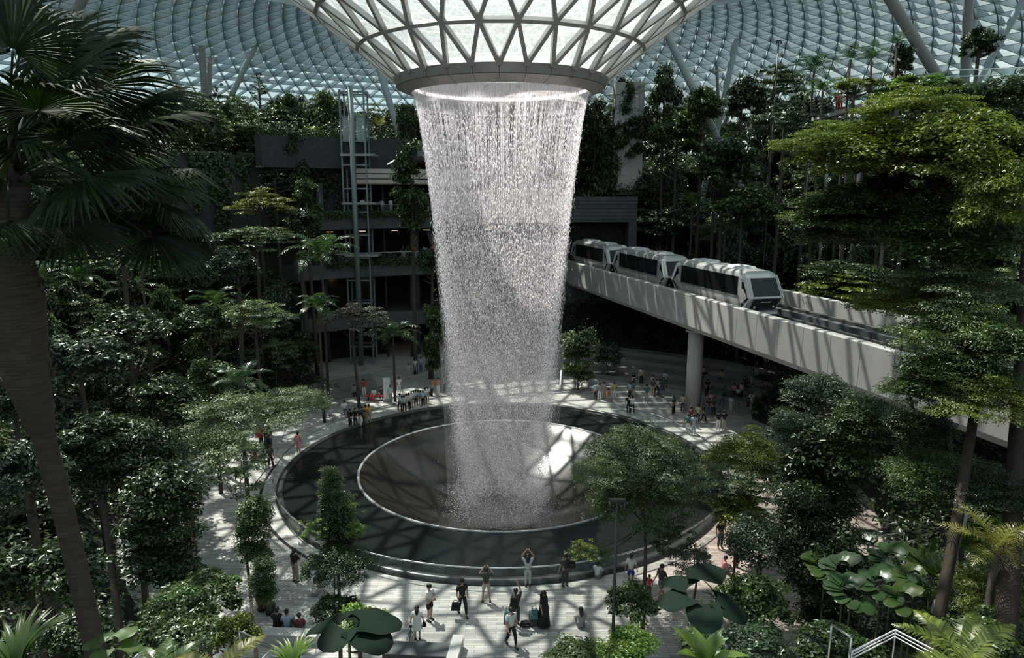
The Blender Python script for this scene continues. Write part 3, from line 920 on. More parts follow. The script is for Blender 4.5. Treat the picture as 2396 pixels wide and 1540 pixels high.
# overhanging planting strips on the gallery edges
for z, a0, a1, lab in ((16.4, 90, 124, 'leafy planting strip spilling over the gallery edge under the beige band'), (11.2, 90, 124, 'leafy planting strip spilling over the middle gallery edge'), (5.6, 90, 106, 'leafy planting strip spilling over the lowest gallery edge'), (24.4, 107, 133, 'low leafy hedge along the top of the dark terrace wall')):
    r2 = np.random.default_rng(int(z*10)); n = 3000; a = r2.uniform(R(a0), R(a1), n)
    hh = np.abs(r2.normal(0, .28, n)) - np.abs(r2.normal(0, .3, n))*.9
    rb = 33.8 if z < 20 else 35.9
    if z > 20: hh = np.abs(r2.normal(0, .8, n))-.2
    rr = rb+r2.normal(0, .16, n)
    C_ = np.stack([rr*np.cos(a), rr*np.sin(a), z+.05+hh], 1)
    Nn = np.stack([np.cos(a)*-.6, np.sin(a)*-.6, .7+0*a], 1)
    Vv, Ff = leaf_cloud(C_, Nn, .26, .14, r=r2)
    o = link('planting_strip', np_mesh('planting_strip', Vv, Ff), L_mid); tag(o, lab, 'hedge', kind='stuff')

# lift shaft
D = 79.0
p = at(842, 470, D-.5)
lift = empty('lift_shaft', (p.x, p.y-1.4, 0), 0, 'slim grey steel lift tower standing in front of the galleries', 'lift')
m_ = MB(); m_.tube([(0, -1.2, 0), (0, -1.2, 29.5)], .30, 14); m_.build('pipe_column', pbr('blue_grey_steel', (.17, .21, .22), .4, .2), lift)
m_ = MB()
for sx in (-1.2, 1.3):
    for sy in (-.9, 1.1): m_.box((sx, sy, 14.6), (.16, .16, 29.2))
for z in np.arange(2.0, 29.5, 2.45):
    for sy in (-.9, 1.1): m_.box((.05, sy, z), (2.6, .12, .16))
    for sx in (-1.2, 1.3): m_.box((sx, .1, z), (.12, 2.1, .16))
m_.build('steel_frame', MATS['blue_grey_steel'], lift)
m_ = MB(); m_.box((.05, .1, 25.2), (2.3, 1.7, 2.5)); m_.build('glass_cabin', glass_mat('cabin_glass', (.62, .74, .76), .12), lift)
for z in (17.6, 22.6, 12.1):
    m_ = MB(); m_.box((.5, -.2, z), (3.6, 2.4, .22)); m_.build('landing_frame', M_dtube, lift)

# ------------------------------------------------------------------ portal wall at the right where the track goes in
wr_ = empty('wall_right', (0, 0, 0), 0, 'dark concrete portal wall behind the train', kind='structure')
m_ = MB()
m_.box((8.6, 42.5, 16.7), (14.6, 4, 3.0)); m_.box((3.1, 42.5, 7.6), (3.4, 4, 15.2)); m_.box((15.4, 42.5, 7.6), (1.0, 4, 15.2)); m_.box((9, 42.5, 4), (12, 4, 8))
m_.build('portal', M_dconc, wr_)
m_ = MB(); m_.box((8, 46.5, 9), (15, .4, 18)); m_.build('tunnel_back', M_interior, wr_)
for i_ in range(6):
    m_ = MB(); m_.box((8.6, 40.46, 15.5+.45*i_), (14.6, .06, .05)); m_.build('joint', M_stonewall, wr_)
# pale glass box behind the upper right trees
p = at(1466, 330, 92)
gb = empty('lift_house', (p.x, p.y, 0), 0, 'pale grey panelled box standing between trees right of the waterfall', 'building')
m_ = MB(); m_.box((0, 0, 25.5), (3.6, 3.2, 13)); m_.build('core', M_conc, gb)
for k_ in range(6):
    m_ = MB(); m_.box((-1.5+k_*.6, -1.64, 27.6), (.54, .08, 6.6)); m_.build('wall_panel', pbr('pale_panel', (.42, .45, .46), .3) if 'pale_panel' not in MATS else MATS['pale_panel'], gb)

# white sunlit louvre wall at the far upper right
m_ = MB()
a_, b_, c_, d_ = at(2135, 175, 96), at(2470, 175, 84), at(2470, -10, 84), at(2110, -10, 96)
n_ = Vector((0, 1.0, .3))
m_.hexa([a_, b_, b_+n_, a_+n_, d_, c_, c_+n_, d_+n_])
o = m_.build('wall_far_right', pbr('white_louvre', (.86, .84, .82), .6)); tag(o, 'bright white screen wall beyond the upper right tubes', kind='structure')
# far ground outside the shell keeps the horizon closed
# ------------------------------------------------------------------ viaduct
VP = [(6.9+.68, 40.5), (15.5, 12.6), (19.3, -2.8), (21.0, -10.0), (23.2, -17.5), (26.8, -31)]
v_d = (Vector((23.2, -17.5, 0))-Vector((7.58, 40.5, 0))).normalized()      # along the track, towards the camera
v_n = Vector((-v_d.y, v_d.x, 0))                                           # away from the near parapet
if v_n.x < 0: v_n = -v_n
O = Vector((7.58, 40.5, 0))
def tr(s, off, z): 
    q = O+v_d*s+v_n*off; return Vector((q.x, q.y, z))
via = empty('viaduct', tr(0, 0, 0), 0, 'pale concrete elevated guideway carrying the train across the hall', 'viaduct')
vo = via.location
def vb(m_, s0, s1, prof):
    n_ = len(prof); b0 = [tr(s0, o_, z)-vo for o_, z in prof]; b1 = [tr(s1, o_, z)-vo for o_, z in prof]
    for i in range(n_): m_.quad(b0[i], b0[(i+1) % n_], b1[(i+1) % n_], b1[i])
    m_.poly(b0[::-1]); m_.poly(b1)
M_par = pbr('parapet_panel', (.43, .415, .40), .55, 0, .09, .8, stretch=(1, 1, .25))
SEND = 72.0
k_ = 0; s = -5.0
while s < SEND:
    m_ = MB(); vb(m_, s, s+2.44, [(0, 7.55), (-.16, 7.9), (-.10, 10.42), (.02, 10.5), (.40, 10.5), (.40, 9.0), (.40, 7.5)])
    m_.build('near_parapet_panel', M_par, via); s += 2.48; k_ += 1
m_ = MB(); vb(m_, -5, SEND, [(.06, 7.58), (.05, 10.40), (.35, 10.44), (.35, 7.6)]); m_.build('parapet_core', M_dconc, via)
m_ = MB(); vb(m_, -5, SEND, [(.3, 7.5), (.3, 9.0), (9.2, 9.0), (9.2, 7.9), (7.5, 7.2), (2.5, 7.2)]); m_.build('deck', M_dconc, via)
m_ = MB(); vb(m_, -5, SEND, [(9.0, 7.8), (9.0, 10.45), (9.45, 10.5), (9.55, 7.8)]); m_.build('far_parapet', M_par, via)
M_rail = pbr('guide_rail', (.16, .15, .145), .4, .5)
for off in (1.05, 3.35, 5.85, 8.15):
    m_ = MB(); vb(m_, -5, SEND, [(off-.28, 9.0), (off-.28, 9.42), (off+.28, 9.42), (off+.28, 9.0)]); m_.build('running_beam', pbr('running_beam', (.06, .06, .06), .6, 0, .3, 2) if 'running_beam' not in MATS else MATS['running_beam'], via)
for off in (2.2, 7.0, .62, 3.85, 5.4):
    m_ = MB(); vb(m_, -5, SEND, [(off-.06, 9.0), (off-.1, 9.72), (off+.1, 9.72), (off+.06, 9.0)]); m_.build('guide_rail', M_rail, via)
m_ = MB(); vb(m_, -5, SEND, [(4.4, 9.0), (4.4, 10.0), (4.9, 10.0), (4.9, 9.0)]); m_.build('centre_divider', M_dconc, via)
for s in (20.5+8.4, 60.0):
    q = tr(s, 1.4, 0)
    o = empty('viaduct_column', (q.x, q.y, 0), 0, 'round concrete column holding up the guideway beside the plaza' if s < 40 else 'round concrete column of the guideway at the right, hidden among trees', 'column')
    m_ = MB(); m_.tube([(0, 0, -.1), (0, 0, 7.35)], .66, 28); m_.build('shaft', M_conc, o)
    m_ = MB(); m_.tube([(0, 0, 7.1), (0, 0, 7.25)], .9, 28); m_.build('cap', M_conc, o)

# ------------------------------------------------------------------ the train
M_sil = pbr('silver_body', (.50, .50, .49), .28, .35, .03, 1)
M_lite = pbr('white_trim', (.78, .78, .77), .25, .1)
M_dglass = pbr('train_glass', (.012, .014, .016), .08, 0, spec=.8)
M_lowdark = pbr('front_dark', (.05, .05, .052), .3, .2)
def rrect(ex, hw, r, n=4):
    P = []
    for (cx, cy, a0) in ((ex-r, hw-r, 0), (-(ex-r), hw-r, 90), (-(ex-r), -(hw-r), 180), (ex-r, -(hw-r), 270)):
        for i in range(n+1):
            a = R(a0+90*i/n); P.append((cx+r*math.cos(a), cy+r*math.sin(a)))
    return P
LC = 12.4
SL = [(.55, LC/2-.75, 1.28), (.75, LC/2-.62, 1.33), (1.62, LC/2, 1.38), (2.98, LC/2-.80, 1.35), (3.20, LC/2-1.0, 1.25), (3.34, LC/2-1.3, 1.04), (3.40, LC/2-1.7, .75)]
def end_x(z):
    for i in range(len(SL)-1):
        if z <= SL[i+1][0]:
            t = (z-SL[i][0])/(SL[i+1][0]-SL[i][0]); return SL[i][1]+(SL[i+1][1]-SL[i][1])*t, SL[i][2]+(SL[i+1][2]-SL[i][2])*t
    return SL[-1][1:]
def make_car():
    root = empty('train_car', (0, 0, 0), 0)
    m_ = MB(); base = 0; npt = 20
    for (z, ex, hw) in SL:
        m_.v += [(x, y, z) for x, y in rrect(ex, hw, .30)]
    for i in range(len(SL)-1):
        for k in range(npt):
            k2 = (k+1) % npt; m_.f.append((i*npt+k, i*npt+k2, (i+1)*npt+k2, (i+1)*npt+k)); m_.sm.append(False)
    m_.f.append(tuple(reversed(range(npt)))); m_.sm.append(False)
    m_.f.append(tuple((len(SL)-1)*npt+k for k in range(npt))); m_.sm.append(False)
    m_.build('body', M_sil, root)
    def side_quad(mm, x0, z0, x1, z1, off, sy, slant0=0, slant1=0):
        h0, h1 = end_x(z0)[1]+off, end_x(z1)[1]+off; t = .03
        zm = 1.62
        P = [(x0, h0, z0), (x1, h0, z0), (x1+slant1, h1, z1), (x0+slant0, h1, z1)]
        Q = [(a_, b_-t, c_) for a_, b_, c_ in P]
        P = [(a_, sy*b_, c_) for a_, b_, c_ in P]; Q = [(a_, sy*b_, c_) for a_, b_, c_ in Q]
        mm.hexa(Q+P)
    for sy in (1, -1):
        mm = MB(); side_quad(mm, -LC/2+1.85, 1.62, LC/2-1.85, 2.94, .012, sy); mm.build('side_window', M_dglass, root)
        for xd in (-LC/2+2.6, -1.6, 1.6, LC/2-2.6):
            mm = MB(); side_quad(mm, xd-.035, .62, xd+.035, 2.96, .03, sy); mm.build('door_edge', M_black, root)
        mm = MB(); side_quad(mm, -LC/2+1.7, 1.50, LC/2-1.7, 1.60, .022, sy); mm.build('side_stripe', pbr('stripe_grey', (.25, .26, .27), .3, .3) if 'stripe_grey' not in MATS else MATS['stripe_grey'], root)
        for ex in (1, -1):
            x0 = ex*(LC/2-1.05); mm = MB()
            hh = 1.395
            tri = [(ex*(LC/2-1.30), hh-.045, .85), (ex*(LC/2-.34), hh-.010, 1.60), (ex*(LC/2-1.05), hh-.02, 2.62), (ex*(LC/2-1.36), hh-.02, 2.66)]
            P = [(a_, sy*b_, c_) for a_, b_, c_ in tri]; Q = [(a_, sy*(b_-.04), c_) for a_, b_, c_ in tri]
            mm.hexa(Q+P); mm.build('corner_window', M_dglass, root)
            mm = MB(); w_ = .17
            pts = [(LC/2-1.50, 3.14), (LC/2-.90, 3.04), (LC/2-.10, 1.62), (LC/2-.40, 1.58), (LC/2-1.14, 2.74), (LC/2-1.62, 2.92)]
            P = [(ex*a_, sy*(end_x(c_)[1]+.035), c_) for a_, c_ in pts]; Q = [(ex*a_, sy*(end_x(c_)[1]-.02), c_) for a_, c_ in pts]
            mm.poly(P); mm.poly(Q[::-1])
            for i in range(6): mm.quad(P[i], P[(i+1) % 6], Q[(i+1) % 6], Q[i])
            mm.build('corner_frame', M_lite, root)
    for ex in (1, -1):
        def endq(mm, z0, z1, w0, w1, off):
            x0, x1 = end_x(z0)[0]+off, end_x(z1)[0]+off
            P = [(ex*x0, -w0, z0), (ex*x0, w0, z0), (ex*x1, w1, z1), (ex*x1, -w1, z1)]
            mm.hexa([(a_-ex*.05, b_, c_) for a_, b_, c_ in P]+P)
        mm = MB(); endq(mm, 1.74, 2.92, 1.12, 1.06, .02); mm.build('windscreen', pbr('windscreen', (.022, .026, .03), .3, 0, spec=.3) if 'windscreen' not in MATS else MATS['windscreen'], root)
        mm = MB(); endq(mm, .66, 1.56, 1.04, 1.14, .02); mm.build('front_panel', M_lowdark, root)
        mm = MB(); endq(mm, 1.28, 1.36, .42, .42, .035); mm.build('lettering_strip', M_lite, root)
        for sy in (-1, 1):
            mm = MB(); x_ = end_x(.95)[0]+.05; mm.ball((ex*x_, sy*.8, .95), .09, 8); mm.build('headlight', pbr('lamp_glass', (.7, .7, .66), .2) if 'lamp_glass' not in MATS else MATS['lamp_glass'], root)
        mm = MB(); mm.box((ex*(LC/2-.75), 0, .48), (.5, 2.5, .16)); mm.build('bumper', M_lite, root)
        mm = MB(); mm.tube([(ex*(LC/2-.5), -.12, 1.85), (ex*(LC/2-.62), .35, 2.5)], .018, 5); mm.build('wiper', M_black, root)
    mm = MB(); mm.box((0, 0, .40), (LC-2.2, 2.3, .34)); mm.build('underframe', M_black, root)
    for x in (-3.8, 3.8):
        for y in (-1.1, 1.1):
            mm = MB(); mm.tube([(x, y-.15, .42), (x, y+.15, .42)], .40, 20); mm.build('wheel', M_black, root)
    for x in (-2.7, 2.4):
        mm = MB(); mm.hexa([(x-1.2, -.75, 3.38), (x+1.2, -.75, 3.38), (x+1.2, .75, 3.38), (x-1.2, .75, 3.38), (x-1.05, -.6, 3.54), (x+1.05, -.6, 3.54), (x+1.05, .6, 3.54), (x-1.05, .6, 3.54)])
        mm.build('roof_unit', pbr('roof_unit', (.55, .56, .56), .45), root) if 'roof_unit' not in MATS else mm.build('roof_unit', MATS['roof_unit'], root)
    return root
def copy_tree(o, parent=None):
    c = o.copy(); COL.objects.link(c); c.parent = parent
    for ch in list(o.children): copy_tree(ch, c)
    return c
car0 = make_car()
ang = math.atan2(v_d.y, v_d.x)
for i, (s, lab) in enumerate(((31.2, 'leading silver train car with the full front windscreen in view'), (17.9, 'middle silver train car of three on the guideway'), (4.7, 'rearmost silver train car, nearest the portal wall'))):
    c = car0 if i == 0 else copy_tree(car0)
    q = tr(s, 2.2, 9.42); c.location = q; c.rotation_euler = (0, 0, ang); c.scale = (1, 1, 1.07)
    tag(c, lab, 'train car', 'cars of the silver train')
for s in (24.55, 11.3):
    q = tr(s, 2.2, 10.1); o = empty('coupler', q, ang, 'dark coupling between the leading and middle train cars' if s > 20 else 'dark coupling between the middle and rearmost train cars', 'coupler')
    m_ = MB(); m_.box((0, 0, 0), (1.8, .3, .25)); m_.build('bar', M_black, o)
    m_ = MB(); m_.box((0, 0, .1), (.4, .7, .5)); m_.build('housing', M_black, o)

# ================================================================== PLANTS
# low undergrowth over the hillside
r2 = np.random.default_rng(77); pts = []
while len(pts) < 9000:
    a = r2.uniform(-PI, PI); rr = 22+55*r2.uniform(0, 1)**.8; x, y = rr*math.cos(a), rr*math.sin(a)
    z = terr(x, y); q = project((x, y, z+1))
    if q is None or q[2] < 9 or not (-120 < q[0] < 2520 and -50 < q[1] < 1750): continue
    if z < .25: continue
    th = math.degrees(a)
    if 84 < th < 134 and rr < 46: continue
    if rr < 33 and 30 < th < 100: continue
    pts.append((x, y, z))
P = np.array(pts); per = 22
base = np.repeat(P, per, 0); off = r2.normal(0, 1, (len(base), 3))*np.array([.8, .8, .75]); off[:, 2] = np.abs(off[:, 2])+.15
V, F = leaf_cloud(base+off, off*.4+np.array([0, 0, .8]), .34, .17, r=r2)
o = link('undergrowth', np_mesh('undergrowth', V, F), L_dark); tag(o, 'dense low undergrowth covering the planted hillside', 'undergrowth', kind='stuff')

# pixel areas that nearer filler trees must not cover: (x0, y0, x1, y1, farthest distance that counts)
KEEP = [(610, 935, 1720, 1540, 60), (560, 1010, 720, 1500, 45), (420, 1190, 480, 1320, 40), (905, 850, 1060, 960, 74), (1330, 540, 1870, 790, 66),
        (1540, 740, 1620, 980, 58), (1440, 862, 1810, 1015, 70), (1300, 600, 2110, 905, 56), (748, 400, 1010, 640, 80), (812, 225, 890, 480, 82),
        (0, -50, 900, 215, 200), (1560, -50, 2396, 150, 200), (1250, 850, 1480, 960, 78), (1345, 480, 1490, 600, 86), (700, 330, 940, 400, 78), (900, 250, 1420, 900, 60)]
def blocked(px, py, w, h, D):
    for x0, y0, x1, y1, dm in KEEP:
        if D < dm and px+w*.42 > x0 and px-w*.42 < x1 and py+h*.9 > y0 and py < y1: return True
    return False
ZONES = [  # filler zones by distance and side: names used in labels
    ('left', 0, 47, 'in the dim near part of the left forest bank'), ('left', 47, 62, 'in the middle of the left forest bank'), ('left', 62, 78, 'high on the left bank below the dark terrace wall'), ('left', 78, 200, 'on the top terrace left of the waterfall'),
    ('right', 0, 47, 'in the shaded bank right of the guideway'), ('right', 47, 64, 'on the bank directly behind the empty track'), ('right', 64, 80, 'on the slope above and behind the train'), ('right', 80, 200, 'on the top terrace right of the waterfall')]
KINDS = [('broad', L_dark, 'dark-green round tree'), ('broad', L_mid, 'mid-green bushy tree'), ('column', L_dark, 'narrow dark columnar tree'), ('column', L_blue, 'narrow bluish-green tree'),
         ('umbrella', L_pale, 'pale flat-topped tree'), ('umbrella', L_mid, 'green layered tree'), ('broad', L_blue, 'bluish-green glossy tree'), ('palm', L_palm, 'small feather palm')]
LAND = [(750, 640, 'broad feather palm left of the waterfall'), (608, 480, 'golden feathery tree'), (690, 340, 'climber-clad stem on the dark wall'), (765, 240, 'slender tree by the lift shaft'), (440, 300, 'tip of the fan palm leaves'),
        (842, 400, 'lift shaft'), (600, 720, 'flat-topped tree with a long bare trunk'), (830, 740, 'greyish flat-topped tree'), (920, 800, 'feather palm by the plaza edge'), (470, 740, 'yellow-green tree of the left bank'), (280, 780, 'large dark tree by the palm trunk'),
        (120, 700, 'fibrous palm trunk'), (60, 1000, 'left edge of the photo'), (300, 1000, 'slender ringed palm trunk'), (400, 900, 'large dark tree above the shaded plaza'), (560, 960, 'pale airy tree over the left plaza'), (270, 590, 'golden-green crown under the fan palm'), (500, 560, 'glossy silver-flecked tree'),
        (820, 960, 'seated people on the left rim'), (1400, 330, 'tall tree right of the waterfall'), (1466, 260, 'pale panelled box'), (1562, 190, 'tall black-green tree by the funnel'), (1400, 590, 'rearmost train car'), (1520, 620, 'middle train car'), (1720, 650, 'leading train car'),
        (1700, 440, 'pale layered tree above the train'), (1840, 280, 'bluish layered tree by the walkway'), (1960, 250, 'curved walkway'), (1905, 180, 'tall feather palm of the right terrace'), (1900, 480, 'left arm of the huge sunlit tree'), (2000, 620, 'empty track'), (2200, 500, 'inner crown of the huge sunlit tree'),
        (2340, 400, 'right edge of the photo'), (1750, 880, 'crowd under the guideway'), (1585, 860, 'guideway column'), (2100, 800, 'right end of the guideway'), (2250, 1000, 'pale-trunked umbrella tree'), (2100, 150, 'thick leaning roof tube'), (1000, 620, 'left edge of the waterfall'), (1250, 500, 'falling water')]
FILL = []
def where(kl, px, py):
    lx, ly, nm = min(LAND, key=lambda l: (l[0]-px)**2+1.3*(l[1]-py)**2)
    dx, dy = px-lx, py-ly
    if abs(dx) > abs(dy): rel_ = 'left of' if dx < 0 else 'right of'
    else: rel_ = 'above' if dy < 0 else 'below'
    if nm == 'falling water': rel_ = 'behind'
    return '%s %s the %s' % (kl, rel_, nm)
def finish_labels():
    by = {}
    for o_, kl_, px_, py_ in FILL: by.setdefault(where(kl_, px_, py_), []).append((px_, py_, o_))
    for lb, L_ in by.items():
        L_.sort(key=lambda q: q[0]); n_ = len(L_)
        if n_ > 3 and len(lb.split()) <= 14:
            L_.sort(key=lambda q: q[1])
        names = {1: [''], 2: [', left one', ', right one'], 3: [', left one', ', middle one', ', right one']}.get(n_)
        for i_, (_, _, o_) in enumerate(L_):
            o_['label'] = lb + (names[i_] if names else ''); o_['group'] = 'plants: '+lb
rf = random.Random(5); nfill = 0
gx = -62
while gx < 66:
    gy = -24
    while gy < 66:
        x, y = gx+rf.uniform(-1.7, 1.7), gy+rf.uniform(-1.7, 1.7); gy += 3.5
        r = math.hypot(x, y); th = math.degrees(math.atan2(y, x)); z = terr(x, y)
        if z < .4 or r < 25 or r > 80: continue
        if 82 < th < 117 and r < 47: continue
        if 117 <= th < 133 and r < 40.5: continue
        if 133 <= th < 146 and 36 < r < 40.5: continue
        if 30 < th < 86 and r < 33: continue
        # stay off the guideway
        q = Vector((x, y, 0))-O; offn = q.dot(v_n)
        if -2.5 < offn < 12 and y < 44: continue
        D = y-CAM[1]
        if D < 24: continue
        if x > 0 and D < 40: continue
        h = rf.uniform(4.0, 8.5)*(1.15 if r > 45 else 1)
        w = rf.uniform(4.0, 6.2)
        if x > 0 and y > 24: h *= 1.45; w *= 1.25
        pj = project((x, y, z+h))
        if pj is None: continue
        px, py, zc = pj
        if px < -100 or px > 2500 or py > 1600: continue
        k, lm, kl = rf.choice(KINDS)
        hp = rf.uniform(.8, 1.05)*h if k != 'column' else h*.95
        if k == 'umbrella': hp = h*.6; w *= 1.15
        if k == 'column': w *= .65
        wpx, hpx = w*FPX/zc, hp*FPX/zc
        if k == 'palm': w = 5.5
        if blocked(px, py, wpx, hpx, D): continue
        side = 'left' if x < 0 else 'right'
        zn = next(t for s_, a_, b_, t in ZONES if s_ == side and a_ <= D < b_)
        lab = kl+' '+zn; grp = kl+'s '+zn
        if k == 'palm':
            FILL.append((palm(px, py+20, D, wpx*1.1, lab, group=grp, r0=.09), kl, px, py))
        else:
            FILL.append((tree(k, px, py, D, wpx, hpx, lm, lab, group=grp), kl, px, py+hpx*.4))
        nfill += 1
    gx += 3.5
print('filler trees', nfill)

# shrubs standing between the trees, foliage down to the ground
gx = -58
while gx < 64:
    gy = -22
    while gy < 64:
        x, y = gx+rf.uniform(-1.6, 1.6), gy+rf.uniform(-1.6, 1.6); gy += 4.0
        r = math.hypot(x, y); th = math.degrees(math.atan2(y, x)); z = terr(x, y); D = y-CAM[1]
        if z < .4 or r < 25 or r > 74 or D < 30 or (82 < th < 117 and r < 47) or (30 < th < 86 and r < 33): continue
        if 117 <= th < 146 and 33 < r < 40.5: continue
        q = Vector((x, y, 0))-O; offn = q.dot(v_n)
        if -2.0 < offn < 11.5 and y < 44: continue
        h = rf.uniform(2.2, 4.2); w = rf.uniform(3.2, 5.0); pj = project((x, y, z+h))
        if pj is None or not (-80 < pj[0] < 2480) or pj[1] > 1560: continue
        wpx, hpx = w*FPX/pj[2], h*1.1*FPX/pj[2]
        if blocked(pj[0], pj[1], wpx, hpx, D): continue
        lm, kl = rf.choice([(L_dark, 'dark leafy shrub'), (L_mid, 'green leafy shrub'), (L_blue, 'glossy bluish shrub'), (L_pale, 'pale-leaved shrub')])
        side = 'left' if x < 0 else 'right'; zn = next(t for s_, a_, b_, t in ZONES if s_ == side and a_ <= D < b_)
        FILL.append((tree('broad', pj[0], pj[1], D, wpx, hpx, lm, kl+' '+zn, group=kl+'s '+zn, cat='shrub', name='shrub', r0=.05), kl, pj[0], pj[1]+hpx*.4))
    gx += 4.0
finish_labels()
# creeper hanging down the dark terrace wall
r2 = np.random.default_rng(31); n = 9000; a = r2.uniform(R(118.5), R(146), n); zz = 22.6-8*r2.uniform(0, 1, n)**1.3
keep = np.sin(a*37)+np.sin(a*91+2)+.5*np.sin(zz*2+a*60) > (22.6-zz)*.25-1.2
a, zz = a[keep], zz[keep]; rr = 37.85-np.abs(r2.normal(0, .22, len(a)))
Vv, Ff = leaf_cloud(np.stack([rr*np.cos(a), rr*np.sin(a), zz], 1), np.stack([-np.cos(a), -np.sin(a), .6+0*a], 1), .38, .22, r=r2)
o = link('creeper', np_mesh('creeper', Vv, Ff), L_dark); tag(o, 'creeper hanging down the dark terrace wall at the left', 'creeper', kind='stuff')

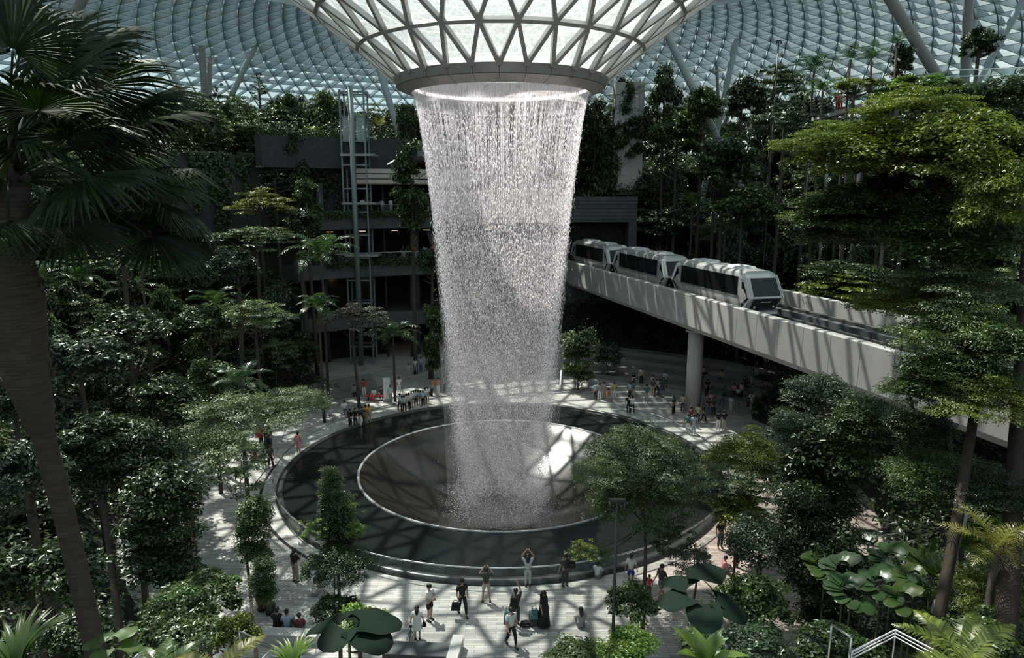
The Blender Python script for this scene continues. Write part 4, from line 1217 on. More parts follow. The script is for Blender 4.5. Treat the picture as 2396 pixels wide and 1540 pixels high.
# ---- individual trees: kind, px of the crown centre, py of its top, distance, crown width px, crown height px, leaves, label
T = [
 # top terrace left
 ('sparse', 508, 170, 86, 60, 120, L_dark, 'thin dark sparse tree in front of the left tube cluster'),
 ('broad', 562, 228, 84, 110, 150, L_mid, 'round green tree right of the left tube cluster'),
 ('broad', 672, 190, 84, 110, 170, L_dark, 'tall dense dark tree on the terrace, second from the lift shaft'),
 ('column', 765, 192, 84, 84, 190, L_mid, 'slender light-flecked tree beside the lift shaft'),
 ('umbrella', 640, 268, 82, 130, 70, L_grey, 'grey mushroom-shaped clipped tree on the terrace'),
 ('sparse', 606, 165, 88, 56, 60, L_dark, 'tiny wispy treetop against the roof, on a long thin stem'),
 ('column', 690, 285, 74.5, 66, 150, L_dark, 'dark climber-clad stem hanging down the terrace wall'),
 ('broad', 438, 262, 80, 120, 130, L_yel, 'yellowish leafy tree at the tip of the fan palm leaves'),
 ('broad', 520, 300, 80, 110, 120, L_dark, 'dark round tree below the left tube cluster'),
 ('column', 958, 320, 72, 96, 240, L_mid, 'tall green tree close against the left edge of the waterfall'),
 ('broad', 950, 215, 80, 70, 130, L_dark, 'dark tree under the left rim of the oculus ring'),
 ('sparse', 640, 372, 73, 150, 110, L_blue, 'loose pale-leaved tree against the dark terrace wall'),
 ('column', 718, 405, 71, 76, 170, L_mid, 'light-green climbing column left of the beige band'),
 ('umbrella', 608, 440, 68, 170, 90, L_gold, 'golden feathery flat-topped tree left of the galleries'),
 ('umbrella', 590, 520, 62, 210, 80, L_pale, 'wide pale-green layered tree below the golden one'),
 ('broad', 700, 470, 66, 120, 120, L_dark, 'dark shrubby tree below the light climbing column'),
 ('broad', 540, 560, 56, 150, 140, L_blue, 'glossy silver-flecked tree in the middle of the left bank'),
 ('broad', 1000, 560, 70, 70, 130, L_dark, 'dark tree behind the left edge of the waterfall at mid height'),
 ('column', 1010, 700, 68, 66, 190, L_mid, 'slim climber-covered trunk at the left foot of the waterfall'),
 ('umbrella', 600, 700, 50, 190, 90, L_pale, 'flat-topped feathery tree with a long bare trunk, middle left'),
 ('broad', 470, 690, 46, 170, 150, L_mid, 'yellow-green leafy tree in the middle of the left bank'),
 ('broad', 280, 700, 40, 250, 200, L_dark, 'large dark tree beside the fibrous palm trunk'),
 ('broad', 190, 760, 34, 240, 190, L_blue, 'bright-flecked glossy tree right of the fibrous palm trunk'),
 ('umbrella', 270, 560, 46, 200, 70, L_gold, 'flat golden-green crown just below the lowest fan leaf'),
 ('umbrella', 830, 705, 60, 170, 90, L_grey, 'greyish flat-topped tree above the left plaza edge'),
 ('column', 490, 830, 42, 110, 160, L_mid, 'narrow light-green tree in the left bank'),
 ('broad', 380, 860, 36, 210, 190, L_dark, 'large dark leafy tree at mid left above the shaded plaza'),
 ('broad', 30, 850, 26, 170, 200, L_dark, 'dark tree at the left edge below the fan palm'),
 ('broad', 60, 1010, 23, 230, 240, L_blue, 'dark bluish tree at the far left edge, lower half'),
 ('big', 290, 950, 27, 330, 300, L_dark, 'big dark-green tree filling the lower left, beside the slender palm trunk'),
 ('near', 370, 1080, 24, 230, 330, L_dark, 'dark leafy tree with bare forked twigs, lower left'),
 ('broad', 470, 1330, 21, 230, 160, L_mid, 'light-flecked bushy tree at the lower left of the plaza'),
 ('broad', 410, 1370, 19, 200, 170, L_mid, 'small-leaved green bush above the yellow frond'),
 ('broad', 90, 1230, 19, 300, 260, L_dark, 'very dark tree in the lower left corner behind the long leaves'),
 ('broad', 400, 1440, 17, 240, 170, L_mid, 'rounded green bush behind the ferns at the bottom left'),
 ('broad', 545, 1425, 18.5, 130, 150, L_yel, 'small yellow-green bush left of the thin dark stem'),
 ('broad', 170, 1420, 17, 190, 160, L_dark, 'dark bush between the strap leaves and the palm trunk'),
 # small trees in front of the pool
 ('broad', 850, 1400, 19, 150, 130, L_bright, 'bright green shrub behind the large dark leaf at bottom centre left'),
 # right of the waterfall
 ('broad', 1510, 225, 88, 130, 170, L_dark, 'dark round tree on top of the portal wall'),
 ('broad', 1450, 260, 90, 120, 150, L_mid, 'green tree on top of the portal wall beside the pale box'),
 ('broad', 1390, 210, 90, 110, 170, L_dark, 'dark tree behind the light-green one right of the waterfall'),
 ('umbrella', 1330, 330, 90, 130, 90, L_mid, 'layered tree seen through the falling water on the portal wall'),
 ('column', 1400, 235, 89, 110, 260, L_mid, 'tall light-green tree directly right of the waterfall'),
 ('column', 1465, 168, 82, 60, 130, L_dark, 'small dark tree in front of the pale box'),
 ('broad', 1562, 128, 80, 100, 180, L_dark, 'tall black-green tree right of the glass funnel'),
 ('broad', 1650, 180, 82, 130, 120, L_mid, 'light-tipped broad tree on the right terrace'),
 ('broad', 1748, 158, 82, 120, 150, L_dark, 'dark broad tree on the right terrace below the slim grey tube'),
 ('umbrella', 1820, 150, 82, 140, 80, L_mid, 'flat-topped tree on the right terrace near the lamp post'),
 ('broad', 1510, 385, 84, 110, 130, L_blue, 'glossy tree beside the right end of the portal wall'),
 ('broad', 1540, 480, 78, 120, 90, L_mid, 'leafy tree directly above the coupling of the rear train cars'),
 ('broad', 1590, 245, 74, 170, 130, L_mid, 'sunlit light-green tree above the portal wall'),
 ('broad', 1700, 290, 72, 200, 160, L_dark, 'dark spreading tree upslope of the train'),
 ('umbrella', 1840, 235, 70, 180, 90, L_blue, 'bluish layered tree left of the curved walkway'),
 ('umbrella', 1680, 360, 68, 190, 90, L_pale, 'pale layered tree on the slope above the middle train car'),
 ('broad', 1520, 400, 70, 130, 130, L_dark, 'dark tree above the rearmost train car'),
 ('broad', 1560, 470, 68, 190, 120, L_blue, 'silvery-flecked tree directly above the middle train car'),
 ('broad', 1750, 420, 62, 200, 160, L_mid, 'leafy tree on the slope above the leading train car'),
 ('column', 2118, 90, 62, 60, 130, L_dark, 'thin black-green tree left of the dark upright tube'),
 ('broad', 2300, 44, 58, 110, 130, L_dark, 'dark tree between the tubes at the upper right corner'),
 ('umbrella', 2010, 175, 62, 140, 60, L_yel, 'yellowish flat shrub crown above the curved walkway'),
 ('broad', 2150, 160, 60, 200, 110, L_bright, 'bright-tipped tree above the walkway at the right'),
 ('umbrella', 2000, 600, 60, 260, 100, L_dark, 'shaded feathery tree beyond the empty track'),
 ('bigumb', 1750, 1010, 34, 220, 150, L_yel, 'bright yellow-green tree at the right side of the pool'),
 ('umbrella', 1740, 1070, 33, 230, 110, L_pale, 'pale layered tree at the right side of the pool'),
 ('broad', 1730, 1140, 32, 170, 110, L_yel, 'yellow-green shrub right of the pool kerb'),
 ('big', 1790, 1180, 28, 220, 220, L_blue, 'silvery glossy-leaved tree right of the pool'),
 ('broad', 1770, 1330, 24, 210, 210, L_mid, 'mixed green shrub right of the large dark leaves'),
 ('broad', 2340, 1200, 22, 180, 170, L_bright, 'bright green bush between the trunks at the right edge'),
 ('bigumb', 2310, 1340, 19, 230, 130, L_yel, 'yellow-green ferny bush at the lower right'),
 ('broad', 2340, 1420, 17, 240, 190, L_mid, 'green bush in the lower right corner'),
 ('broad', 1480, 1355, 23, 160, 160, L_mid, 'variegated leafy bush around the black lamp post'),
 ('broad', 1470, 1470, 20, 180, 130, L_bright, 'bright fine-leaved bush at the foot of the black lamp post'),
 ('broad', 1350, 1512, 21, 190, 70, L_mid, 'low green bush at the bottom edge, right of centre'),
 ('broad', 1640, 1450, 21, 130, 120, L_pale, 'pale bush behind the bright paddle leaves'),
 ('broad', 1760, 1460, 20, 220, 130, L_blue, 'dark bluish bush at the bottom, left of the handrail'),
 ('broad', 1960, 1470, 19, 260, 130, L_dark, 'dark bush at the bottom between the handrails'),
 ('column', 1355, 760, 66, 100, 150, L_pale, 'pale young tree right of the waterfall foot, above the steps'),
 ('broad', 1425, 790, 70, 80, 100, L_blue, 'dim tree in the shade below the guideway'),
 ('broad', 1700, 830, 62, 160, 90, L_dark, 'shadowed tree behind the crowd under the guideway'),
 ('broad', 1800, 860, 52, 150, 130, L_dark, 'shadowed tree right of the crowd under the guideway'),
 ('umbrella', 1620, 1285, 27, 130, 70, L_grey, 'brownish loose shrub beside the walking visitors'),
]
T = [t if not (t[2] < 320 and t[3] > 66) else t[:5]+(t[5]*1.35,)+t[6:] for t in T]
for t in T:
    tree(*t, r0=.16 if t[0] in ('big', 'bigumb') else None)

# flat-topped tree in front of the pool, right

# tall trunks at the right, nearer the camera
def leaning_trunk(p0, D0, p1, D1, w0, w1, lab, mat, name='tree_trunk'):
    a, b = at(*p0, D0), at(*p1, D1)
    d = (a-b); f = b.copy(); n_ = 0
    while f.z > terr(f.x, f.y) and n_ < 200: f -= d*.02; n_ += 1
    r0, r1 = w0*project(b)[2]/FPX/2, w1*project(a)[2]/FPX/2
    m_ = MB(); L_ = (a-f)
    m_.tube([Vector((0, 0, 0)), L_*.3+Vector((.05, 0, 0)), L_*.65, L_], [r0*1.1, r0, (r0+r1)/2, r1], 12)
    o = m_.build(name, mat); o.location = f; return tag(o, lab, 'tree trunk')

def multi_tree(label, foot, fork, crowns, r0, mat=M_bark, r1=None, name='tree'):
    """one tree with several leafy limbs; foot and fork are (px, py, D)"""
    a, b = at(*fork), at(*foot)
    f = b.copy(); d = (a-b).normalized(); n_ = 0
    while f.z > terr(f.x, f.y) and n_ < 300:
        dd = Vector((d.x*.4, d.y*.4, max(.6, d.z))).normalized(); f -= dd*.15; n_ += 1
    root = empty(name, f, 0, label, 'tree')
    m_ = MB(); r1 = r1 or r0*.55
    m_.tube([Vector((0, 0, 0)), (b-f), (b-f).lerp(a-f, .5)+Vector((.05, 0, 0)), a-f], [r0*1.15, r0, (r0+r1)/2, r1], 12)
    rn = random.Random(int(fork[0]))
    cs = []
    for (kind, px, py, D, w, h, mt) in crowns:
        top = at(px, py, D); zc = project(top)[2]; hw, hh = w*zc/FPX/2, h*zc/FPX/2
        c = top-Vector((0, 0, hh)); cs.append(c)
        me = rn.choice(CR[kind]); key = (me.name, mt.name)
        if key not in FOL:
            m2 = me.copy(); m2.materials.clear(); m2.materials.append(mt); FOL[key] = m2
        o = bpy.data.objects.new('foliage', FOL[key]); COL.objects.link(o); o.parent = root; o.location = c-f
        asp = {'broad': .88, 'big': .88, 'umbrella': .5, 'bigumb': .5, 'column': 1.1, 'near': 1.1, 'sparse': .9}[kind]
        wd = {'column': .72, 'near': .72}.get(kind, 1.0)
        o.scale = (hw/wd, hw/wd, hh/asp); o.rotation_euler = (0, 0, rn.uniform(0, 6))
        p0, p1 = a-f, c-f
        if (p1-p0).length > .4:
            md = p0.lerp(p1, .5)+Vector((0, 0, -.06*(p1-p0).length))
            m_.tube([p0, md, p1], [r1*.75, r1*.5, r1*.2], 7)
        for q in range(4):
            e = p1+Vector((rn.uniform(-.7, .7)*hw, rn.uniform(-.5, .5)*hw, rn.uniform(-.2, .5)*hh)); m_.tube([p1, e], [r1*.22, r1*.08], 5)
    m_.build('trunk', mat, root)
    return root
multi_tree('huge sunlit yellow-green tree filling the upper right, on a thick dark trunk', (2350, 1540, 16.5), (2400, 560, 26), [
 ('big', 2060, 250, 27, 430, 260, L_yel), ('big', 2280, 215, 24, 420, 330, L_yel), ('bigumb', 1960, 285, 28, 320, 110, L_yel), ('big', 2010, 400, 28, 360, 230, L_mid),
 ('big', 2240, 430, 25, 420, 290, L_mid), ('bigumb', 1930, 455, 30, 220, 110, L_yel), ('big', 2350, 330, 22, 260, 330, L_yel), ('big', 1990, 470, 29, 300, 170, L_dark), ('bigumb', 2140, 200, 26, 300, 110, L_yel), ('big', 2180, 330, 27, 380, 240, L_mid)], .30, M_redbark, .13)
multi_tree('dark leafy tree along the top right edge, behind the huge sunlit one', (2420, 900, 31), (2380, 400, 30), [('big', 2310, 150, 30, 330, 200, L_dark), ('broad', 2200, 165, 31, 160, 110, L_mid), ('broad', 2390, 160, 31, 160, 160, L_dark)], .22, M_bark)
multi_tree('layered pale-leaved tree at the right edge, on a reddish leaning trunk', (2180, 1540, 17.5), (2290, 900, 21), [
 ('bigumb', 2150, 655, 26, 330, 130, L_yel), ('bigumb', 2240, 600, 24, 360, 170, L_pale), ('bigumb', 2250, 720, 22, 360, 170, L_mid), ('big', 2240, 800, 21.5, 340, 190, L_mid), ('bigumb', 2330, 880, 20, 300, 150, L_yel), ('big', 2330, 700, 21, 260, 260, L_mid), ('bigumb', 2180, 870, 22, 240, 120, L_mid), ('big', 2160, 940, 23, 200, 140, L_dark)], .19, M_redbark, .12)
multi_tree('flat low branch crown beyond the empty track', (2010, 900, 64), (2010, 700, 62), [('umbrella', 2000, 640, 58, 260, 90, L_yel), ('umbrella', 2090, 670, 56, 200, 90, L_mid), ('umbrella', 1930, 665, 60, 150, 60, L_yel)], .18)
multi_tree('dark green spreading umbrella tree at the right on a pale slim trunk', (2190, 1420, 22), (2275, 1150, 23), [('bigumb', 2230, 1060, 22, 340, 140, L_mid), ('bigumb', 2330, 1100, 20, 280, 120, L_dark), ('bigumb', 2170, 1110, 23, 200, 90, L_mid)], .13, M_conc)
multi_tree('tall climber-covered tree below the guideway, right of the pool', (1906, 1540, 25.6), (1930, 960, 29.5), [
 ('big', 1930, 862, 31, 220, 150, L_blue), ('big', 1860, 930, 29, 160, 170, L_blue), ('near', 1930, 980, 28, 240, 330, L_dark), ('near', 1960, 1220, 25, 200, 330, L_dark), ('near', 1890, 1120, 26, 160, 300, L_dark), ('big', 2050, 910, 27, 240, 190, L_mid), ('broad', 2000, 1010, 27, 150, 150, L_mid)], .16)
multi_tree('slender leafy tree left of centre, standing before the pool', (797, 1540, 21.3), (782, 1200, 22.6), [
 ('near', 770, 1090, 22, 66, 110, L_mid), ('sparse', 815, 1150, 22, 90, 90, L_bright), ('sparse', 735, 1200, 21.5, 90, 80, L_bright), ('near', 785, 1150, 22, 110, 180, L_dark), ('big', 800, 1265, 21, 170, 150, L_dark), ('broad', 745, 1285, 21, 110, 100, L_mid), ('broad', 830, 1215, 21.5, 70, 70, L_bright), ('broad', 780, 1390, 20, 150, 110, L_dark)], .07)
multi_tree('flat-topped airy tree standing before the pool on the right', (1505, 1420, 26), (1510, 1230, 28), [
 ('bigumb', 1500, 1000, 29, 300, 150, L_pale), ('bigumb', 1560, 1050, 28.5, 220, 140, L_pale), ('bigumb', 1420, 1060, 28, 190, 110, L_pale), ('bigumb', 1500, 1110, 29, 300, 150, L_mid), ('sparse', 1380, 1262, 27, 120, 60, L_yel), ('sparse', 1400, 1275, 26.5, 80, 60, L_pale), ('sparse', 1570, 1190, 28, 150, 140, L_mid)], .10)
multi_tree('pale airy tree with a thin dark stem, reaching over the left plaza', (600, 1540, 20), (560, 1180, 25), [
 ('bigumb', 560, 925, 34, 320, 110, L_pale), ('bigumb', 690, 910, 36, 190, 80, L_pale), ('sparse', 520, 1010, 28, 240, 200, L_pale), ('bigumb', 500, 1010, 30, 230, 120, L_mid), ('near', 590, 1160, 23, 110, 180, L_mid), ('near', 610, 1300, 21, 80, 130, L_mid)], .06)
multi_tree('dark leafy tree standing just behind the slender palm trunk', (280, 1480, 22), (225, 1080, 26), [('broad', 215, 950, 26, 220, 190, L_dark), ('broad', 150, 1020, 26, 150, 130, L_mid)], .14)

# palms
for px, py, D, sp, fine, lab, mt in [
    (752, 600, 60, 210, False, 'broad feather palm in front of the galleries, left of the waterfall', L_palm),
    (920, 790, 62, 150, False, 'feather palm above the plaza edge, close to the waterfall', L_palm),
    (745, 720, 56, 130, False, 'drooping feather palm below the broad one, left bank', L_palm),
    (1905, 168, 70, 150, False, 'tall feather palm on the right terrace', L_palm),
    (1620, 480, 66, 110, True, 'bright young palm above the middle train car', L_bright),
    (1925, 215, 66, 120, False, 'lower feather palm beside the tall one on the right terrace', L_palm),
    (1990, 140, 64, 100, True, 'dark palm with upright fronds against the roof, right', L_palm),
    (2040, 145, 62, 120, True, 'dark palm with spreading fronds against the roof, right', L_palm),
    (2100, 100, 60, 70, True, 'small palm top beside the thick leaning tube', L_palm),
    (1700, 480, 66, 180, False, 'silvery palm on the slope above the train', L_blue),
    (1490, 225, 78, 90, True, 'upright palm in front of the pale box', L_palm),
    (730, 315, 81, 70, True, 'bright yellow-green palm on the left terrace', L_bright),
    (890, 295, 80, 60, True, 'yellow-leaved palm behind the top terrace railing', L_gold),
    (2170, 690, 25, 230, True, 'long-leaved palm between the crowns at the right', L_pale),
    (2130, 930, 24, 180, True, 'spiky palm leaves hiding the end of the guideway', L_palm),
    (2330, 1290, 18, 260, True, 'yellowish fern-like palm at the right edge', L_gold),
    (420, 470, 70, 140, False, 'feather palm among the upper left trees', L_palm),
    (560, 900, 38, 170, False, 'drooping palm in the shade of the left bank', L_palm),
    (330, 620, 52, 150, False, 'dim feather palm below the fan palm leaves', L_palm)]:
    palm(px, py, D, sp, lab, mt, fine=fine, lean=(3.2, 0) if px in (2170, 2130) else (0, 0), r0=.07 if px in (2170, 2130) else .11)

# ---- the great fan palm in the left foreground
fp = empty('fan_palm', (0, 0, 0), 0, 'tall fan palm with large pleated leaves in the left foreground', 'palm tree')
hub = at(30, 440, 11.0); low = at(232, 1560, 15.0)
d = (hub-low); f = low.copy()
pth = [(-20, 560, 11), (30, 700, 11.4), (62, 880, 12), (95, 1000, 12.6), (150, 1200, 13.4), (196, 1400, 14.3), (240, 1600, 15)]
P3 = [at(*q) for q in pth]
e_ = P3[-1]+(P3[-1]-P3[-2])*1.0; e_.z = terr(e_.x, e_.y)
fp.location = e_
W3 = [150, 140, 110, 52, 54, 56, 58]
m_ = MB(); PP = [hub-e_+Vector((0, 0, .3))]+[q-e_ for q in P3[:4]]
m_.tube(PP, [.30, .48, .46, .36, .24], 14); 
rr_ = random.Random(3)
for i in range(90):     # ragged old leaf bases on the fibrous part
    t = rr_.uniform(0, 3.6); j = int(t); q = PP[min(4, j)].lerp(PP[min(4, j+1)], t-j); a = rr_.uniform(0, 2*PI); rd = .42-.04*t
    v = Vector((math.cos(a), math.sin(a), 0)); m_.tube([q+v*rd*.8, q+v*(rd+.08)+Vector((0, 0, .12)), q+v*(rd+.16)+Vector((0, 0, .34))], [.05, .035, .01], 4)
m_.build('fibrous_stem', M_palmbark, fp)
m_ = MB(); m_.tube([q-e_ for q in P3[2:]]+[Vector((0, 0, -.1))], [.20, .20, .205, .22, .235, .26], 14)
m_.build('trunk', M_palmbark, fp)
# leaves: (tip pixel x, y, D of blade base, blade px size, roll)
for i, (bx, by, D, rad, az, el, rl) in enumerate([
    (120, 130, 11.0, 1.25, 75, 50, 0), (30, 120, 10.4, 1.3, 100, 70, 20), (215, 215, 11.4, 1.30, 10, 35, -15), (300, 300, 11.2, 1.35, 0, 12, 10),
    (150, 330, 10.2, 1.25, -20, 20, -10), (330, 250, 12.0, 1.1, 20, 25, 25), (300, 430, 11.4, 1.35, -8, -8, 0), (200, 420, 10.0, 1.2, -30, -5, 20),
    (360, 480, 11.8, 1.2, 5, -18, -20), (355, 555, 11.6, 1.15, -5, -35, 10), (90, 260, 9.8, 1.2, -60, 25, 0), (40, 350, 9.6, 1.15, -100, 10, 10),
    (60, 40, 11.6, 1.2, 60, 60, -20), (-20, 220, 10.6, 1.3, 170, 40, 0), (230, 120, 12.4, 1.0, 40, 45, 10), (150, 520, 10.2, 1.1, -50, -35, 0), (20, 520, 9.8, 1.1, -120, -30, 0), (-60, 400, 10.2, 1.2, 200, 0, 0),
    (110, 230, 12.2, 1.3, 20, 30, 10), (240, 350, 12.6, 1.3, -5, 5, -15), (60, 300, 12.8, 1.3, 40, 20, 0), (160, 180, 10.8, 1.25, 30, 45, 20), (270, 500, 12.4, 1.2, -10, -15, 10), (180, 470, 12.0, 1.3, 10, -20, -10), (100, 400, 12.4, 1.3, -20, 0, 0), (70, 150, 12.0, 1.3, 50, 50, 0), (350, 400, 12.6, 1.15, 5, 5, 0)]):
    b = at(bx, by, D)
    q = hub+Vector((0, 0, .15))
    lf = bpy.data.objects.new('fan_leaf', None); COL.objects.link(lf); lf.parent = fp; lf.location = b-e_
    m_ = MB(); mid = (q+b)/2+Vector((0, 0, .25*(b-q).length*.5)); m_.tube([q-b, mid-b, Vector((0, 0, 0))], [.030, .022, .014], 6)
    m_.build('leaf_stalk', L_fan, lf)
    o = bpy.data.objects.new('leaf_blade', FANS[i % 3]); COL.objects.link(o)
    if not FANS[i % 3].materials: FANS[i % 3].materials.append(L_fan)
    o.parent = lf; o.scale = (rad, rad, rad)
    o.rotation_mode = 'QUATERNION'
    o.rotation_quaternion = (Matrix.Rotation(R(az), 3, 'Z') @ Matrix.Rotation(R(-el), 3, 'Y') @ Matrix.Rotation(R(rl), 3, 'X')).to_quaternion()

# ---- large leaved plants near the bottom edge
PAD = {'heart': paddle_mesh('leaf', 1.0, .52, 1, lobed=True, fold=.12, arch=.12), 'paddle': paddle_mesh('leaf', 1.0, .20, 2, fold=.3, arch=.5), 'blade': paddle_mesh('leaf', 1.0, .055, 3, fold=.5, arch=.7)}
def leafy(name, px, py, D, kind, n, size, mat, lab, elev=(10, 60), azs=None, cat='plant', seed=1, base_z=None, stalk=.5):
    b = at(px, py, D); z0 = terr(b.x, b.y) if base_z is None else base_z
    root = empty(name, (b.x, b.y, z0), 0, lab, cat)
    key = (kind, mat.name)
    if key not in FOL:
        m2 = PAD[kind].copy(); m2.materials.append(mat); FOL[key] = m2
    rn = random.Random(seed); s = size*project(b)[2]/FPX; hz = b.z-z0
    m_ = MB(); m_.tube([(0, 0, 0), (.03, 0, max(.1, hz*.5)), (0, 0, max(.2, hz))], [.05, .045, .03], 7); m_.build('stem', L_mid, root)
    for i in range(n):
        az = azs[i] if azs else i*137.5+rn.uniform(-15, 15); el = elev[0]+(elev[1]-elev[0])*((i*.618) % 1)
        o = bpy.data.objects.new('leaf', FOL[key]); COL.objects.link(o); o.parent = root
        sc_ = s*rn.uniform(.8, 1.1); ca, sa = math.cos(R(az)), math.sin(R(az))
        st = sc_*stalk; p = Vector((ca*st*math.cos(R(el)), sa*st*math.cos(R(el)), hz+st*math.sin(R(el))))
        o.location = p; o.scale = (sc_,)*3
        o.rotation_mode = 'QUATERNION'; o.rotation_quaternion = (Matrix.Rotation(R(az), 3, 'Z') @ Matrix.Rotation(R(-el*.7+(25 if kind == 'heart' else 0)), 3, 'Y')).to_quaternion()
        if stalk > .1:
            m_ = MB(); a_ = Vector((0, 0, hz))-p; m_.tube([(0, 0, 0), a_*.5/sc_+Vector((0, 0, .05)), a_/sc_], [.012, .016, .02], 5)
            m_.build('leaf_stalk', mat, o)
    return root
leafy('elephant_ear_plant', 1640, 1400, 15, 'heart', 6, 85, L_giant, 'plant with very large dark rounded leaves before the right plaza', (0, 40), seed=4)
leafy('elephant_ear_plant', 815, 1470, 13, 'heart', 5, 92, L_giant, 'plant with two huge dark blue-green leaves at bottom centre left', (0, 30), azs=[150, 15, 60, 250, 330], seed=2, stalk=.3)
leafy('paddle_leaf_plant', 1650, 1560, 12, 'paddle', 9, 95, L_bright, 'bright green paddle-leaved plant at the bottom, right of centre', (15, 75), seed=5, stalk=.1)
leafy('banana_plant', 262, 1515, 13, 'heart', 5, 44, L_mid, 'broad-leaved plant with torn light edges beside the slender palm trunk', (10, 50), seed=6)
leafy('spear_leaf_plant', 50, 1585, 11, 'blade', 40, 165, L_mid, 'plant with long pale strap leaves in the lower left corner', (5, 70), seed=7, stalk=.02)
leafy('bromeliad', 690, 1585, 14, 'blade', 36, 95, L_bright, 'spiky bright rosette plant at the bottom, left of centre', (15, 80), seed=8, stalk=.02)
leafy('elephant_ear_plant', 1990, 1400, 21, 'heart', 30, 32, L_palm, 'bed plant with glossy heart leaves in the right hollow, nearest the trunk', (-5, 78), seed=9, stalk=1.1)
leafy('elephant_ear_plant', 2090, 1330, 23, 'heart', 30, 32, L_palm, 'bed plant with glossy heart leaves at the middle of the right hollow', (-5, 78), seed=10, stalk=1.1)
leafy('elephant_ear_plant', 2020, 1300, 25, 'heart', 30, 32, L_blue, 'bed plant with pale-lit heart leaves at the back of the right hollow', (-5, 78), seed=11, stalk=1.1)
leafy('elephant_ear_plant', 2120, 1420, 20, 'heart', 28, 30, L_mid, 'bed plant with round leaves in front of the reddish trunk', (-5, 78), seed=12, stalk=1.1)
leafy('elephant_ear_plant', 1930, 1340, 24, 'heart', 24, 30, L_mid, 'bed plant with light green leaves left in the right hollow', (-5, 78), seed=13, stalk=1.1)
leafy('elephant_ear_plant', 2060, 1385, 22, 'heart', 28, 30, L_palm, 'bed plant with heart leaves in the centre front of the right hollow', (-5, 78), seed=15, stalk=1.1)
leafy('elephant_ear_plant', 2140, 1370, 21.5, 'heart', 28, 30, L_mid, 'bed plant with heart leaves just left of the reddish trunk', (-5, 78), seed=16, stalk=1.1)
leafy('elephant_ear_plant', 1975, 1350, 23, 'heart', 28, 30, L_blue, 'bed plant with bluish heart leaves at the left of the right hollow', (-5, 78), seed=17, stalk=1.1)
leafy('paddle_leaf_plant', 2180, 1350, 21, 'paddle', 12, 90, L_mid, 'paddle-leaved plant right behind the reddish trunk', (5, 70), seed=14, stalk=.1)
def fronds_plant(name, px, py, D, size, mat, lab, n=8, elev=(.2, 1.0), azr=None, lw=.034, ll=.26):
    b = at(px, py, D); z0 = terr(b.x, b.y); root = empty(name, (b.x, b.y, z0), 0, lab, 'plant')
    s = size*project(b)[2]/FPX; m_ = MB(); m_.tube([(0, 0, 0), (0, 0, max(.2, b.z-z0))], [.06, .04], 7); m_.build('stem', M_bark, root)
    for i in range(n):
        V, F = [], []; az = (i*2.4 if azr is None else azr[i]); frond_into(V, F, (0, 0, 0), az, elev[0]+(elev[1]-elev[0])*((i*.618) % 1), 1, .9, 34, lw, ll, rng)
        me = bpy.data.meshes.new('frond'); me.from_pydata([tuple(v) for v in V], [], [q if q[2] != q[3] else q[:3] for q in F]); me.update()
        o = link('frond', me, mat, root); o.location = (0, 0, b.z-z0); o.scale = (s, s, s)
fronds_plant('tree_fern', 500, 1590, 12, 150, L_gold, 'fern with a yellowing frond at the lower left', 5, (.3, .9), [.4, .9, 2.6, 4.0, 5.4])
fronds_plant('tree_fern', 380, 1590, 12.5, 120, L_mid, 'green fern beside the yellowing one at the lower left', 8, (.3, .9))
fronds_plant('tree_fern', 2260, 1560, 13, 170, L_yel, 'yellow-green fern at the bottom right below the reddish trunk', 9, (.2, .9))

# ================================================================== PEOPLE
def skin_body(name, nodes, edges, sub=1):
    """one continuous body grown over a skeleton; nodes: list of (x, y, z, radius), the first is the root"""
    me = bpy.data.meshes.new(name+'_src'); me.from_pydata([n[:3] for n in nodes], edges, [])
    o = bpy.data.objects.new(name+'_src', me); COL.objects.link(o)
    md = o.modifiers.new('skin', 'SKIN'); md.use_smooth_shade = True
    if not me.skin_vertices: me.attributes  # layer is made with the modifier
    if len(me.skin_vertices) == 0:
        bpy.context.view_layer.objects.active = o
    sk = me.skin_vertices[0].data
    for i, n in enumerate(nodes):
        rr = n[3]; sk[i].radius = (rr, rr) if not hasattr(rr, '__len__') else rr
        sk[i].use_root = (i == 0)
    if sub:
        ss = o.modifiers.new('sub', 'SUBSURF'); ss.levels = sub; ss.render_levels = sub
    dg = bpy.context.evaluated_depsgraph_get(); dg.update()
    m2 = bpy.data.meshes.new_from_object(o.evaluated_get(dg)); m2.name = name
    bpy.data.objects.remove(o); bpy.data.meshes.remove(me)
    return m2

